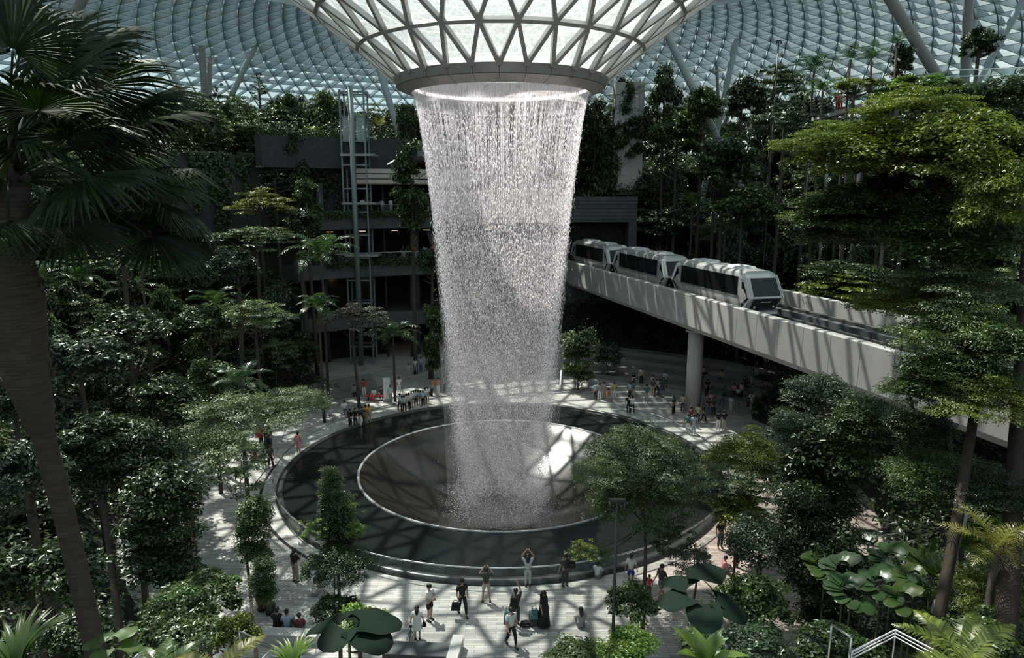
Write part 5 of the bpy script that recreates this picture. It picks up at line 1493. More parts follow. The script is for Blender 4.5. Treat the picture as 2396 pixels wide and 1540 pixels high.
def body_pose(pose, fingers=True):
    """joint positions of a 1.7 m figure facing -y; pose gives elbows, wrists, knees, ankles"""
    P = dict(pel=(0, 0, .94), chest=(0, 0, 1.28), neck=(0, 0, 1.47), head=(0, -.02, 1.60),
             elL=(.27, .02, 1.12), wrL=(.29, -.06, .88), elR=(-.27, .02, 1.12), wrR=(-.29, -.06, .88),
             knL=(.10, -.02, .50), anL=(.10, .02, .08), knR=(-.10, -.02, .50), anR=(-.10, .02, .08), face=(0, -1, 0))
    P.update(pose)
    V3 = {k: Vector(v) for k, v in P.items()}
    ch, pl = V3['chest'], V3['pel']
    shL, shR = ch+Vector((.18, 0, .12)), ch+Vector((-.18, 0, .12))
    hpL, hpR = pl+Vector((.09, 0, -.04)), pl+Vector((-.09, 0, -.04))
    nd = [(*pl, .125), (*pl.lerp(ch, .5), .112), (*ch, .13), (*V3['neck'], .052), (*V3['head'].lerp(V3['neck'], .35), .075), (*V3['head'], .088), (*(V3['head']+Vector((0, .01, .075))), .06),
          (*shL, .062), (*V3['elL'], .042), (*V3['wrL'], .028), (*shR, .062), (*V3['elR'], .042), (*V3['wrR'], .028),
          (*hpL, .088), (*V3['knL'], .058), (*V3['anL'], .038), (*(V3['anL']+V3['face']*.14+Vector((0, 0, -.045))), .03),
          (*hpR, .088), (*V3['knR'], .058), (*V3['anR'], .038), (*(V3['anR']+V3['face']*.14+Vector((0, 0, -.045))), .03)]
    ed = [(0, 1), (1, 2), (2, 3), (3, 4), (4, 5), (5, 6), (2, 7), (7, 8), (8, 9), (2, 10), (10, 11), (11, 12), (0, 13), (13, 14), (14, 15), (15, 16), (0, 17), (17, 18), (18, 19), (19, 20)]
    for w, e, i, sg in ((V3['wrL'], V3['elL'], 9, 1), (V3['wrR'], V3['elR'], 12, -1)):
        d = (w-e).normalized(); s = d.cross(Vector((0, -1, .2)));
        if s.length < .1: s = Vector((1, 0, 0))
        s.normalize(); u = s.cross(d)
        palm_ = w+d*.06; pi = len(nd); nd.append((*palm_, .030)); ed.append((i, pi))
        if fingers:
            for k, (off, ln) in enumerate(((-.026, .060), (-.009, .070), (.009, .066), (.026, .052))):
                a_ = palm_+s*off+d*(.025); b_ = a_+d*ln*.55+u*.008; c_ = b_+d*ln*.4+u*.024
                n0 = len(nd); nd += [(*a_, .0095), (*b_, .0085), (*c_, .007)]; ed += [(pi, n0), (n0, n0+1), (n0+1, n0+2)]
            a_ = w+d*.03-s*.03*sg; b_ = a_-s*.02*sg+d*.03; n0 = len(nd); nd += [(*a_, .011), (*b_, .009)]; ed += [(i, n0), (n0, n0+1)]
    return nd, ed, V3, (shL, shR, hpL, hpR)

M_skin = pbr('skin', (.42, .25, .17), .55)
M_hair = pbr('hair', (.012, .010, .009), .45)
M_eye = pbr('eye_dark', (.01, .008, .008), .2)
M_lip = pbr('lip', (.30, .10, .09), .5)
CLOTH = {}
def cloth(c):
    if c not in CLOTH: CLOTH[c] = pbr('cloth_%s' % len(CLOTH), c, .8)
    return CLOTH[c]
WHITE, BLACK, DGREY, BEIGE, OLIVE, NAVY, PINK, RED, ORANGE, PBLUE, TEAL, KHAKI, GREY, YEL, BLUE, JEAN = (.72, .72, .72), (.012, .012, .013), (.05, .05, .055), (.42, .38, .31), (.06, .06, .035), (.02, .03, .08), (.55, .25, .24), (.42, .035, .03), (.60, .20, .05), (.35, .47, .58), (.05, .16, .18), (.30, .25, .17), (.25, .25, .26), (.5, .4, .08), (.03, .06, .30), (.06, .10, .18)
POSES = {
 'stand': {}, 'stride': dict(knL=(.10, -.16, .52), anL=(.10, -.24, .10), knR=(-.10, .05, .50), anR=(-.10, .26, .13), elL=(.26, .10, 1.12), wrL=(.27, .06, .88), elR=(-.26, -.04, 1.12), wrR=(-.25, -.20, .92)),
 'photo': dict(elL=(.32, -.16, 1.32), wrL=(.13, -.24, 1.56), elR=(-.32, -.16, 1.32), wrR=(-.13, -.24, 1.56), knL=(.14, -.01, .5), anL=(.17, .02, .08), knR=(-.14, -.01, .5), anR=(-.17, .02, .08)),
 'fold': dict(elL=(.27, -.05, 1.12), wrL=(.05, -.24, 1.14), elR=(-.27, -.05, 1.12), wrR=(-.05, -.22, 1.08)),
 'point': dict(elR=(-.22, -.08, 1.60), wrR=(-.12, -.12, 1.86), head=(.02, -.05, 1.60)),
 'high': dict(elL=(.30, -.06, 1.58), wrL=(.12, -.10, 1.80), elR=(-.30, -.06, 1.58), wrR=(-.12, -.10, 1.80)),
 'sit': dict(pel=(0, 0, .50), chest=(0, -.03, .85), neck=(0, -.05, 1.04), head=(0, -.09, 1.17), knL=(.13, -.42, .50), anL=(.12, -.40, .08), knR=(-.13, -.42, .50), anR=(-.12, -.40, .08), elL=(.26, -.08, .70), wrL=(.15, -.30, .62), elR=(-.26, -.08, .70), wrR=(-.15, -.30, .62)),
 'floor': dict(pel=(0, 0, .13), chest=(0, -.04, .48), neck=(0, -.07, .67), head=(0, -.12, .80), knL=(.20, -.38, .34), anL=(.08, -.52, .07), knR=(-.20, -.38, .34), anR=(-.08, -.52, .07), elL=(.27, -.12, .36), wrL=(.14, -.32, .36), elR=(-.27, -.12, .36), wrR=(-.14, -.32, .36)),
 'phone': dict(elL=(.26, -.02, 1.13), wrL=(.29, -.05, .88), elR=(-.26, -.10, 1.14), wrR=(-.12, -.32, 1.22), head=(0, -.05, 1.59)),
}
TEMPL = {}
def template(pose, fine):
    key = (pose, fine)
    if key in TEMPL: return TEMPL[key]
    nd, ed, V, (shL, shR, hpL, hpR) = body_pose(POSES[pose], fine)
    T_ = {'V': V}
    T_['body'] = skin_body('body', nd, ed, 1)
    pl, ch = V['pel'], V['chest']
    def cl(nm, nodes, edges): T_[nm] = skin_body(nm, nodes, edges, 1)
    mL, mR = shL.lerp(V['elL'], .75), shR.lerp(V['elR'], .75)
    cl('shirt', [(*pl.lerp(ch, -.16), .152), (*pl.lerp(ch, .5), .138), (*(ch), .152), (*V['neck'].lerp(ch, .35), .085), (*shL, .082), (*mL, .066), (*shR, .082), (*mR, .066)], [(0, 1), (1, 2), (2, 3), (2, 4), (4, 5), (2, 6), (6, 7)])
    for nm, t in (('trousers', .92), ('shorts', 0.0)):
        n_ = [(*(pl+Vector((0, 0, .06))), .148), (*pl, .145), (*hpL, .108), (*hpR, .108)]; e_ = [(0, 1), (1, 2), (1, 3)]
        if t: n_ += [(*V['knL'], .078), (*V['knL'].lerp(V['anL'], t), .062), (*V['knR'], .078), (*V['knR'].lerp(V['anR'], t), .062)]; e_ += [(2, 4), (4, 5), (3, 6), (6, 7)]
        else: n_ += [(*hpL.lerp(V['knL'], .85), .098), (*hpR.lerp(V['knR'], .85), .098)]; e_ += [(2, 4), (3, 5)]
        cl(nm, n_, e_)
    h = V['head']
    m_ = MB(); m_.ball(h+Vector((0, .022, .045)), .108, 12, (1, 1.08, 1.0)); m_.ball(h+Vector((0, .06, -.02)), .075, 8); T_['hair'] = m_.mesh('hair')
    m_ = MB(); m_.ball(h+Vector((0, .022, .045)), .110, 12, (1, 1.08, 1.0)); m_.tube([h+Vector((0, .07, .05)), h+Vector((0, .115, -.12)), h+Vector((0, .12, -.30))], [.09, .10, .06], 8); T_['long_hair'] = m_.mesh('hair')
    m_ = MB(); m_.lathe([(.05, .62), (.15, .50), (.17, .30), (.20, 0), (.24, -.35), (.25, -.36)], 18, c=(pl.x, pl.y, pl.z)); T_['dress'] = m_.mesh('dress')
    m_ = MB(); m_.lathe([(.075, .60), (.17, .46), (.18, .25), (.21, 0), (.30, -.84), (.01, -.85)], 18, c=(pl.x, pl.y, pl.z)); T_['robe'] = m_.mesh('robe')
    m_ = MB()
    for sx in (-.034, .034): m_.ball(h+Vector((sx, -.086, .015)), .011, 6)
    T_['eyes'] = m_.mesh('eyes')
    m_ = MB(); m_.tube([h+Vector((0, -.080, .02)), h+Vector((0, -.108, -.018)), h+Vector((0, -.088, -.03))], [.008, .016, .012], 6)
    for sx in (-.092, .092): m_.ball(h+Vector((sx, .005, .005)), .026, 6, (.4, .8, 1.2))
    T_['face'] = m_.mesh('nose_and_ears')
    m_ = MB(); m_.box(h+Vector((0, -.086, -.052)), (.042, .012, .010)); T_['mouth'] = m_.mesh('mouth')
    m_ = MB()
    for s_ in ('anL', 'anR'):
        a_ = V[s_]; m_.tube([a_+Vector((0, .07, -.045)), a_+Vector((0, -.04, -.03)), a_+Vector((0, -.165, -.055))], [.038, .046, .034], 8)
    T_['shoes'] = m_.mesh('shoes')
    TEMPL[key] = T_
    return T_
def part(nm, me, mat, root):
    o = bpy.data.objects.new(nm, me); COL.objects.link(o); o.parent = root
    if not me.materials: me.materials.append(mat)
    o.material_slots[0].link = 'OBJECT'; o.material_slots[0].material = mat
    return o
NP = 0
def person(x, y, z, pose, rz, top, bottom, label, kind='trousers', group=None, hgt=1.7, fine=False, hair='hair', haircol=None, shoes=BLACK, skin=None):
    """rz: 0 faces the camera, 180 faces away"""
    global NP; NP += 1
    T_ = template(pose, fine)
    root = empty('person', (x, y, z), R(rz), label, 'person', group)
    root.scale = (hgt/1.7,)*3
    part('body', T_['body'], skin or M_skin, root)
    if kind in ('dress', 'robe'):
        part('dress' if kind == 'dress' else 'robe', T_[kind], cloth(top), root); part('shirt', T_['shirt'], cloth(top), root)
    else:
        part('shirt', T_['shirt'], cloth(top), root); part(kind, T_[kind], cloth(bottom), root)
    part('hair', T_[hair], cloth(haircol) if haircol else M_hair, root)
    if fine:
        part('shoes', T_['shoes'], cloth(shoes), root)
        part('eyes', T_['eyes'], M_eye, root); part('mouth', T_['mouth'], M_lip, root); part('nose_and_ears', T_['face'], skin or M_skin, root)
    return root
def pp(px, py, *a, z=0.0, **k):
    q = on(px, py, z); return person(q.x, q.y, z, *a, **k)

F_ = dict(fine=True)
pp(1006, 1452, 'fold', 60, WHITE, BLACK, 'person in a white tee and black shorts with arms folded, by the pool edge', kind='shorts', hgt=1.75, **F_)
pp(1082, 1440, 'stride', 25, BLACK, BLACK, 'large person all in black striding and carrying a bag', hgt=1.78, **F_)
pp(1138, 1408, 'photo', 180, OLIVE, BEIGE, 'person in an olive top and beige shorts raising both arms to take a photo', kind='shorts', hgt=1.72, **F_)
pp(1235, 1372, 'high', 180, (.45, .52, .52), (.45, .52, .52), 'person in a patterned pale outfit holding arms up at the pool rail', hgt=1.68, hair='long_hair', **F_)
pp(1322, 1372, 'phone', 200, DGREY, DGREY, 'person in dark clothes with a dark shoulder bag at the pool rail', hgt=1.7, **F_)
pp(977, 1496, 'stand', 185, WHITE, WHITE, 'person with long black hair in a short white dress beside a tripod', kind='dress', hgt=1.55, hair='long_hair', **F_)
pp(1208, 1462, 'point', 200, DGREY, DGREY, 'person pointing upwards, wearing a dark backpack', hgt=1.72, **F_)
pp(1196, 1512, 'stride', 30, (.55, .60, .60), BLACK, 'person in a pale tee and dark trousers with a blue backpack, walking', hgt=1.76, **F_)
pp(1272, 1466, 'stand', 60, BLACK, BLACK, 'person in a long black robe standing beside the suitcase', kind='robe', hgt=1.68, haircol=BLACK, hair='long_hair', **F_)
pp(1360, 1468, 'floor', 190, GREY, GREY, 'person in grey sitting alone on the paving', hgt=1.65, hair='long_hair', **F_)
pp(1475, 1372, 'stand', 160, WHITE, BLUE, 'person in a white shirt and blue shorts near the flat-topped tree', kind='shorts', hgt=1.68, **F_)
pp(1546, 1402, 'stride', -60, DGREY, (.12, .16, .13), 'person in a dark top and patterned shorts walking right of the tree', kind='shorts', hgt=1.75, **F_)
pp(1518, 1396, 'stand', -40, RED, DGREY, 'child in red beside the person in patterned shorts', hgt=1.1)
pp(1397, 1352, 'floor', 150, WHITE, GREY, 'person in white crouching behind the low branch at the kerb', hgt=1.6)
pp(692, 1362, 'phone', 150, BLACK, KHAKI, 'person in a black top and khaki trousers on the left plaza', hgt=1.74, **F_)
pp(458, 1292, 'high', 160, RED, KHAKI, 'person in red raising both arms between the left trees', hgt=1.72, kind='shorts', **F_)
pp(444, 1288, 'stand', 170, GREY, BLACK, 'person in grey beside the one in red, between the left trees', hgt=1.66)
pp(462, 1340, 'floor', 90, WHITE, BLACK, 'person in white seated low between the left trees', hgt=1.6)
pp(735, 1394, 'floor', 120, WHITE, GREY, 'person in white crouching behind the slender tree', hgt=1.65)
pp(648, 1470, 'floor', 175, BLACK, BLACK, 'leftmost of the three seated on the low wall, in black', hgt=1.75, **F_)
pp(672, 1474, 'floor', 185, PBLUE, DGREY, 'middle of the three seated on the low wall, in pale blue', hgt=1.7, **F_)
pp(702, 1482, 'floor', 195, (.14, .03, .04), DGREY, 'rightmost of the three seated on the low wall, in dark red', hgt=1.65, **F_)
pp(612, 1432, 'floor', 170, (.10, .02, .02), BLACK, 'person in dark maroon sitting left of the thin stem', hgt=1.7)
pp(632, 1440, 'floor', 200, OLIVE, BLACK, 'person in olive sitting just right of the thin stem', hgt=1.65)
pp(1684, 1284, 'stand', 20, BLACK, DGREY, 'person in black standing where the railing meets the right shrubs', hgt=1.72)
pp(1692, 1338, 'floor', 90, PINK, GREY, 'person in pink sitting behind the large dark leaves', hgt=1.6)
pp(699, 1062, 'stand', 170, PINK, PINK, 'person in pink standing by the left kerb of the pool', hgt=1.66, kind='dress')
pp(598, 1092, 'sit', 120, (.6, .15, .1), BLACK, 'person in a white cap and orange top seated on the left plaza', hgt=1.7, haircol=WHITE)
pp(612, 1046, 'stand', 160, RED, BLACK, 'person with a bright red bag on the upper left plaza', hgt=1.7)
pp(632, 1050, 'stand', 150, BLACK, NAVY, 'person in black beside the red bag carrier', hgt=1.68)
pp(634, 1098, 'stride', 40, DGREY, BLACK, 'person in dark grey pushing past on the left plaza', hgt=1.7)
pp(617, 1094, 'sit', 60, NAVY, BLACK, 'person in navy seated beside the white-capped one', hgt=1.66)
for px, py, ps, rz, tp, bt, lab in [
 (820, 1003, 'phone', 150, BLACK, BLACK, 'person in black at the left end of the rail group'), (832, 1001, 'stand', 165, BLACK, DGREY, 'second person in black in the left rail group'),
 (843, 999, 'phone', 150, DGREY, WHITE, 'person in dark grey with white shoes in the left rail group'), (849, 997, 'stand', 190, BLACK, BLACK, 'third person in black, middle of the left rail group'),
 (857, 994, 'stand', 170, ORANGE, KHAKI, 'person in an orange top at the right of the left rail group'), (864, 992, 'phone', 180, YEL, KHAKI, 'person in a mustard top at the far right of the left rail group'),
 (806, 970, 'sit', 30, WHITE, JEAN, 'person in a white shirt and jeans seated on the left steps'), (774, 985, 'sit', 60, PBLUE, GREY, 'person in pale blue seated on the lowest left step'),
 (852, 928, 'stand', 10, RED, WHITE, 'person in a red top and white trousers under the left trees'), (830, 930, 'sit', 20, GREY, BLACK, 'person in grey seated under the left trees'),
 (876, 938, 'sit', -20, WHITE, RED, 'person in white seated on the red bench'), (893, 934, 'sit', 10, DGREY, BLACK, 'person in dark grey seated at the end of the red bench'),
 (914, 944, 'stand', 20, (.5, .6, .62), GREY, 'person in pale teal with an umbrella-like hat beside the white sign'), (934, 922, 'stand', 200, WHITE, WHITE, 'person all in white right of the white sign'),
 (956, 888, 'stand', 0, BEIGE, BEIGE, 'person in beige at the entrance of the alley'), (972, 876, 'stride', 20, WHITE, GREY, 'person in white walking out of the alley'), (985, 872, 'stand', 0, PBLUE, JEAN, 'person in pale blue in the alley'),
 (1015, 925, 'stride', 60, ORANGE, GREY, 'person in orange walking with a dark suitcase'), (1026, 924, 'stand', 40, PINK, WHITE, 'person in pale pink beside the orange one'), (1040, 918, 'stand', 80, GREY, DGREY, 'person in grey nearest the left edge of the falling water'),
 (1357, 905, 'sit', 0, BEIGE, WHITE, 'person in beige seated on the steps right of the waterfall'), (1393, 937, 'stand', 20, PBLUE, NAVY, 'person in pale blue at the left of the right rail group'),
 (1402, 938, 'stand', 170, GREY, WHITE, 'person in grey beside the pale blue one, right rail group'), (1412, 935, 'phone', 30, BEIGE, BEIGE, 'person in beige in the right rail group'), (1421, 940, 'sit', 60, ORANGE, KHAKI, 'person in orange seated in the right rail group'),
 (1437, 936, 'stand', 10, YEL, WHITE, 'person in yellow and white at the right of the right rail group'), (1470, 968, 'stand', 170, BLACK, BLACK, 'tall person in black leaning on the far rail'), (1479, 970, 'photo', 190, WHITE, BLACK, 'person in white beside the tall one in black at the far rail'),
 (1575, 972, 'phone', 40, DGREY, BLACK, 'person in dark grey in front of the guideway column'), (1597, 966, 'stand', -20, BEIGE, DGREY, 'person in beige just right of the guideway column'),
 (1609, 1016, 'stand', 160, TEAL, WHITE, 'person in teal at the right far rail'), (1622, 1018, 'stand', 175, PBLUE, PBLUE, 'person in pale blue at the right far rail'), (1616, 998, 'stand', 120, (.12, .03, .03), BLACK, 'person in maroon behind the pale blue pair'), (1632, 992, 'stand', 150, BEIGE, BLACK, 'person in beige behind the pale blue pair'),
 (1645, 990, 'stride', 60, BLACK, BLACK, 'person in black walking in the shade right of the column'), (1680, 1008, 'stand', 170, BLACK, WHITE, 'left one of the two in black and white in the shade'), (1693, 1008, 'stand', 185, BLACK, BEIGE, 'right one of the two in black in the shade')]:
    pp(px, py, ps, rz, tp, bt, lab, hgt=1.68, kind='trousers')
rp_ = random.Random(21)
for i in range(13):     # school party at the far rail
    px = 936+i*5.4; py = 966-i*1.6+rp_.uniform(-4, 3)
    pp(px, py, rp_.choice(['stand', 'phone', 'stand', 'photo']), rp_.uniform(150, 215), rp_.choice([WHITE, (.5, .55, .5), WHITE, PBLUE]), rp_.choice([BLACK, BEIGE, DGREY]), 'young person of the tight school party in pale tops lined up at the far rail', group='school party at the far rail', hgt=rp_.uniform(1.4, 1.62))
for i in range(46):     # crowd in the shade under the guideway
    px = rp_.uniform(1465, 1790); py = rp_.uniform(893, 985)
    if 1560 < px < 1605: continue
    if py > 945 and px < 1610: continue
    q = on(px, py, 0); r = math.hypot(q.x, q.y)
    z = 0 if r < 25.6 else (.45 if r < 27.6 else (.9 if r < 29.6 else 1.35 if r < 31.4 else 1.8))
    if r > 32.6: q = q*(32.2/r); z = 1.8
    person(q.x, q.y, z, rp_.choice(['sit', 'stand', 'sit', 'phone', 'floor']) if z else rp_.choice(['stand', 'phone', 'stride']), rp_.uniform(-60, 40), rp_.choice([WHITE, PBLUE, DGREY, BLACK, PINK, GREY, TEAL, BEIGE, NAVY]), rp_.choice([BLACK, JEAN, DGREY, BEIGE]),
           'visitor among the shaded crowd under the guideway, '+('on the steps' if z else 'on the plaza floor'), group='shaded crowd under the guideway, '+('on the steps' if z else 'on the floor'), hgt=rp_.uniform(1.58, 1.76))
def gal(n, z, a0, a1, where, cols, rr=34.9, grp=None):
    for i in range(n):
        a = R(a0+(a1-a0)*(i+rp_.uniform(.1, .9))/n); r = rr+rp_.uniform(0, .8)
        person(r*math.cos(a), r*math.sin(a), z, rp_.choice(['stand', 'phone', 'stand', 'stride']), math.degrees(a)-90+rp_.uniform(-40, 40), rp_.choice(cols), rp_.choice([BLACK, JEAN, BEIGE, GREY]),
               'visitor standing on '+where, group='visitors on '+where, hgt=rp_.uniform(1.6, 1.75))
gal(9, 16.4, 100, 117, 'the gallery under the beige band', [WHITE, WHITE, PINK, GREY, PBLUE])
gal(14, 11.2, 92, 110, 'the middle gallery left of the waterfall', [WHITE, RED, PINK, DGREY, BLACK, PBLUE])
gal(6, 24.2, 92, 104, 'the top terrace beside the lift shaft', [PBLUE, BLACK, WHITE, BEIGE])
gal(6, 5.6, 93, 102, 'the lowest gallery left of the waterfall', [YEL, BLACK, WHITE, RED])
a = R(106); person(34.8*math.cos(a), 34.8*math.sin(a), 16.4, 'stand', 16, RED, RED, 'person in bright red at the gallery railing by the lift shaft', hgt=1.75)

# ================================================================== THINGS PEOPLE CARRY, SIGNS, LAMPS, RAILS
def at0(px, py, z=0.0): return on(px, py, z)
def thing(name, px, py, label, cat, z=0.0, rz=0, group=None):
    q = on(px, py, z); return empty(name, (q.x, q.y, z), R(rz), label, cat, group)
def suitcase(px, py, col, lab, rz=20, s=1.0):
    t = thing('suitcase', px, py, lab, 'suitcase', rz=rz); m_ = MB(); m_.box((0, 0, .36*s), (.42*s, .26*s, .60*s)); m_.box((0, -.135*s, .36*s), (.34*s, .02, .5*s)); m_.build('case', cloth(col), t)
    m_ = MB(); m_.tube([(-.1, .1, .64*s), (-.1, .1, .98*s), (.1, .1, .98*s), (.1, .1, .64*s)], .012, 6); m_.build('handle', M_metal, t)
    for x in (-.16, .16):
        for y in (-.09, .09): m_ = MB(); m_.tube([(x*s, y*s-.015, .03), (x*s, y*s+.015, .03)], .03, 8); m_.build('wheel', M_black, t)
    return t
suitcase(1250, 1463, DGREY, 'dark suitcase with a pulled-up handle beside the person in the black robe')
suitcase(1007, 926, BLACK, 'black suitcase beside the orange-clad walker near the waterfall', s=1.0)
def bag(name, loc, size, col, lab, cat='bag', rz=0, strap=True):
    t = empty(name, loc, R(rz), lab, cat); m_ = MB(); sx, sy, sz = size
    m_.hexa([(-sx/2, -sy/2, 0), (sx/2, -sy/2, 0), (sx/2, sy/2, 0), (-sx/2, sy/2, 0), (-sx*.38, -sy*.3, sz), (sx*.38, -sy*.3, sz), (sx*.38, sy*.3, sz), (-sx*.38, sy*.3, sz)]); m_.build('pouch', cloth(col), t)
    m_ = MB(); m_.box((0, -sy/2-.02, sz*.35), (sx*.6, .05, sz*.4)); m_.build('pocket', cloth(col), t)
    if strap: m_ = MB(); m_.tube([(-sx*.3, 0, sz*.95), (-sx*.15, 0, sz*1.35), (sx*.15, 0, sz*1.35), (sx*.3, 0, sz*.95)], .014, 6); m_.build('strap', M_black, t)
    return t
q = on(1082, 1440); bag('holdall', (q.x-.28, q.y-.24, .44), (.42, .2, .34), BLACK, 'black holdall hanging from the hand of the large person in black')
q = on(1196, 1512); bag('backpack', (q.x-.14, q.y+.20, .95), (.36, .26, .55), TEAL, 'blue-green backpack on the back of the walker in the pale tee', 'backpack')
q = on(1208, 1462); bag('backpack', (q.x-.10, q.y-.20, .98), (.36, .24, .48), BLACK, 'dark backpack on the person who points upwards', 'backpack')
q = on(1272, 1466); bag('shopping_bag', (q.x-.42, q.y-.1, .45), (.34, .2, .45), TEAL, 'teal bag carried by the person in the black robe')
q = on(1230, 1464); bag('floor_bag', (q.x, q.y, 0), (.5, .3, .2), BLACK, 'small black bag lying open on the paving next to the suitcase')
q = on(977, 1496); bag('handbag', (q.x+.30, q.y, .62), (.18, .1, .18), BLACK, 'tiny black handbag at the side of the person in the white dress')
q = on(1322, 1372); bag('shoulder_bag', (q.x+.30, q.y-.05, 1.05), (.4, .22, .36), BLACK, 'dark shoulder bag of the person at the pool rail')
q = on(612, 1046); bag('red_bag', (q.x-.05, q.y-.25, .85), (.45, .3, .7), RED, 'bright red backpack on the upper left plaza', 'backpack')
# tripod
t = thing('camera_tripod', 962, 1505, 'small black camera tripod standing beside the person in the white dress', 'tripod')
for k_ in range(3):
    m_ = MB(); a = R(k_*120+20); m_.tube([(0, 0, .62), (.3*math.cos(a), .3*math.sin(a), 0)], [.018, .012], 6); m_.build('leg', M_black, t)
m_ = MB(); m_.tube([(0, 0, .55), (0, 0, .74)], .016, 6); m_.box((0, 0, .78), (.12, .08, .08)); m_.build('head', M_black, t)
# lamp posts
def lamp_post(px_top, py_top, D, lab, r=.06, z0=None):
    p = at(px_top, py_top, D); z0 = terr(p.x, p.y) if z0 is None else z0
    t = empty('lamp_post', (p.x, p.y, z0), 0, lab, 'lamp post'); H = p.z-z0
    m_ = MB(); m_.tube([(0, 0, 0), (0, 0, .5), (0, 0, H)], [r*1.5, r, r*.8], 12); m_.build('pole', M_black, t)
    m_ = MB(); m_.box((0, 0, H+.02), (.5, .12, .08)); m_.build('arm', M_black, t)
    for x in (-.22, .22): m_ = MB(); m_.tube([(x, 0, H-.02), (x, -.12, H-.24)], [.06, .085], 10); m_.build('spotlight', M_black, t)
lamp_post(1444, 1172, 20.5, 'tall slim black lamp post at bottom right of centre')
lamp_post(1822, 96, 74, 'black lamp post against the roof above the right terrace', .09)
lamp_post(606, 172, 82, 'thin dark lamp post against the roof above the left terrace', .06)
# white sign by the left trees
t = thing('sign_board', 906, 940, 'tall blank white sign board standing at the left plaza edge', 'sign')
m_ = MB(); m_.box((0, 0, 1.25), (.62, .06, 2.0)); m_.build('board', M_white, t); m_ = MB(); m_.box((0, 0, .12), (.7, .3, .24)); m_.build('foot', M_dtube, t)
# pale light sticks
for (px, py, D, dx, dz, lab) in ((1312, 884, 66, .05, .75, 'small upright lit stick beside the waterfall foot'), (650, 412, 77, .9, .45, 'white slanted light tube on the terrace wall'), (918, 378, 77.5, .55, .3, 'white slanted light tube under the top slab')):
    p = at(px, py, D); o = empty('light_tube', p, 0, lab, 'light'); m_ = MB(); m_.tube([(-dx, 0, -dz), (dx, 0, dz)], .07, 8); m_.build('tube', pbr('tube_light', (.95, .95, .93), .4, emit=.8) if 'tube_light' not in MATS else MATS['tube_light'], o)
    m_ = MB(); m_.box((-dx, .05, -dz), (.12, .12, .12)); m_.box((dx, .05, dz), (.12, .12, .12)); m_.build('bracket', M_dtube, o)
# red bench
t = thing('red_bench', 885, 936, 'red bench under the trees at the left plaza edge', 'bench')
m_ = MB(); m_.box((0, 0, .43), (2.2, .5, .08)); m_.build('seat', cloth(RED), t)
for x in (-.9, .9): m_ = MB(); m_.box((x, 0, .2), (.08, .45, .4)); m_.build('leg', M_black, t)
# dark bench-like stone planters at the bottom edge
a_, b_ = on(905, 1522), on(1050, 1540)
t = empty('stone_bench', ((a_.x+b_.x)/2, a_.y-.55, 0), R(-4), 'dark stone bench with a carved top at the bottom edge of the plaza', 'bench')
m_ = MB(); m_.box((0, 0, .22), ((b_-a_).x, .8, .44)); m_.build('block', M_stonewall, t); m_ = MB(); m_.box((0, 0, .46), ((b_-a_).x+.06, .86, .05)); m_.build('top', M_dconc, t)
a_ = on(1068, 1530)
t = empty('stone_kerb', (a_.x, a_.y, 0), R(-6), 'pale stone end block beside the dark bench', 'kerb'); m_ = MB(); m_.box((0, -.3, .24), (.42, 1.6, .48)); m_.build('block', M_conc, t); m_ = MB(); m_.box((0, -.3, .50), (.46, 1.64, .04)); m_.build('cap', M_conc, t)
a_ = on(655, 1492)
t = empty('low_wall', (a_.x, a_.y-.2, 0), R(-4), 'low pale wall in front of the three seated people', 'wall'); m_ = MB(); m_.box((0, 0, .2), (3.4, .5, .4)); m_.build('block', M_conc, t); m_ = MB(); m_.box((0, 0, .42), (3.5, .56, .04)); m_.build('coping', M_conc, t)
# handrails of the stairs at the bottom edge
def stair_rail(pts, lab, bars=3, gap=.12, r=.022):
    P_ = [at(*p) for p in pts]; o = P_[0].copy(); o.z -= 1.0
    root = empty('stair_railing', o, 0, lab, 'railing')
    for k_ in range(bars):
        m_ = MB(); m_.tube([p-o-Vector((0, 0, k_*gap)) for p in P_], r if k_ == 0 else r*.7, 8); m_.build('handrail' if k_ == 0 else 'rail_bar', M_metal, root)
    for p in P_:
        m_ = MB(); m_.tube([p-o, p-o-Vector((0, 0, 1.0))], r*.9, 8); m_.build('post', M_metal, root)
    m_ = MB()
    for i in range(len(P_)-1): m_.quad(P_[i]-o-Vector((0, 0, .95)), P_[i+1]-o-Vector((0, 0, .95)), P_[i+1]-o-Vector((0, 0, .4)), P_[i]-o-Vector((0, 0, .4)))
    m_.build('glass_panel', M_glass, root)
    return root
stair_rail([(1946, 1462, 15), (1992, 1492, 14.2)], 'short steel stair railing at the bottom, left of the longer one', 1, r=.028)
stair_rail([(1994, 1525, 14.5), (2096, 1474, 15), (2230, 1545, 13)], 'steel stair railing peaking in front of the leaning reddish trunk', 3, .09, .026)
stair_rail([(560, 1478, 15), (643, 1512, 14.5), (600, 1556, 13.4)], 'steel stair railing at the bottom, left of the bright rosette plant', 2, .10)
stair_rail([(308, 1545, 13.5), (342, 1514, 14)], 'steel stair railing beside the ferns at the lower left', 3, .08)
stair_rail([(2046, 1256, 27), (2116, 1246, 27)], 'thin handrail in the shaded hollow at the right', 2, .35)
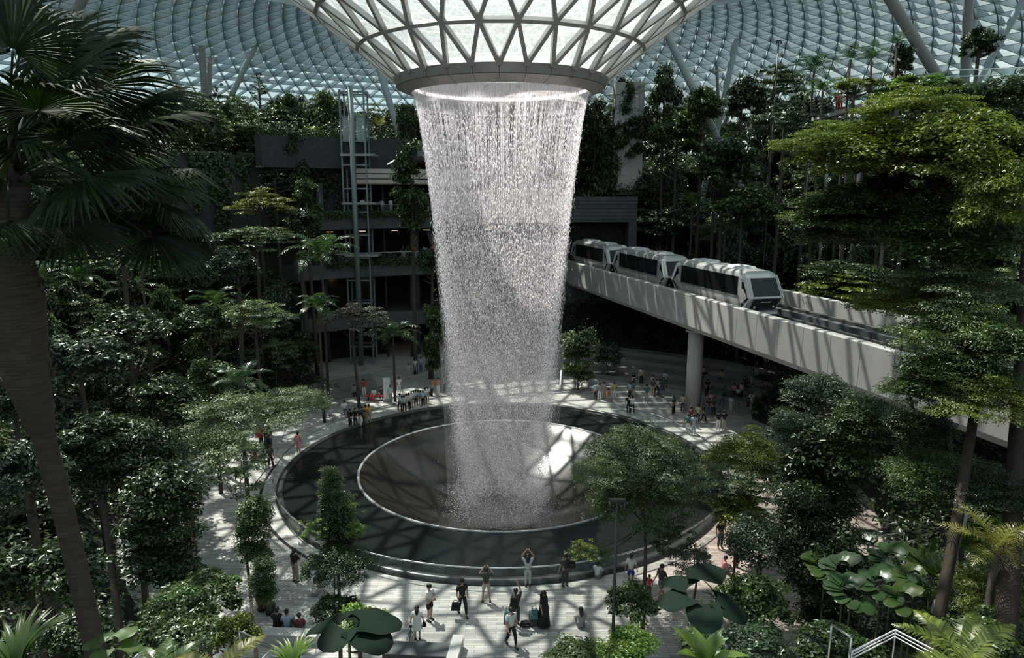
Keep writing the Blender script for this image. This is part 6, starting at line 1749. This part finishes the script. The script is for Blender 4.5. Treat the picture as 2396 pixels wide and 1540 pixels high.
# curved walkway at the upper right
ww = empty('walkway', (0, 0, 0), 0, 'pale curved elevated walkway with glass railing at the upper right', 'walkway')
W_ = [at(1900, 275, 74), at(1950, 262, 70), at(2030, 238, 65), at(2110, 215, 60), at(2230, 200, 55), at(2420, 196, 50)]
ww.location = W_[0]; w0 = W_[0]
def strip(m_, h0, h1, y0, y1):
    for i in range(len(W_)-1):
        a_, b_ = W_[i]-w0, W_[i+1]-w0; n_ = Vector((.35, .94, 0))
        m_.hexa([a_+n_*y0+Vector((0,0,h0)), b_+n_*y0+Vector((0,0,h0)), b_+n_*y1+Vector((0,0,h0)), a_+n_*y1+Vector((0,0,h0)), a_+n_*y0+Vector((0,0,h1)), b_+n_*y0+Vector((0,0,h1)), b_+n_*y1+Vector((0,0,h1)), a_+n_*y1+Vector((0,0,h1))])
m_ = MB(); strip(m_, -.35, 0, 0, 3.4); m_.build('deck', M_conc, ww)
for y_ in (0.05, 3.3):
    m_ = MB(); strip(m_, .02, 1.05, y_, y_+.03); m_.build('glass_side', M_glass, ww)
    m_ = MB(); strip(m_, 1.05, 1.12, y_-.01, y_+.05); m_.build('handrail', M_metal, ww)
for i, p in enumerate(W_[:5]):
    m_ = MB(); m_.tube([p-w0+Vector((.6, 1.7, -.35)), Vector((p.x-w0.x+.6, p.y-w0.y+1.7, terr(p.x, p.y+2)-w0.z))], .16, 8); m_.build('support', M_dtube, ww)
p = W_[1].lerp(W_[2], .12)+Vector((.5, 1.2, 0)); person(p.x, p.y, p.z, 'stand', 10, RED, RED, 'person in bright red on the curved walkway', hgt=1.75)
p = W_[1].lerp(W_[2], .22)+Vector((.5, 1.2, 0)); person(p.x, p.y, p.z, 'stand', -10, PINK, RED, 'person in pink next to the one in red on the curved walkway', hgt=1.7)
p = W_[3].lerp(W_[4], -.05)+Vector((.5, 1.2, 0)); person(p.x, p.y, p.z, 'stand', 20, (.45, .35, .33), BLACK, 'person in dusky pink higher up on the curved walkway', hgt=1.72)
print('people', NP)
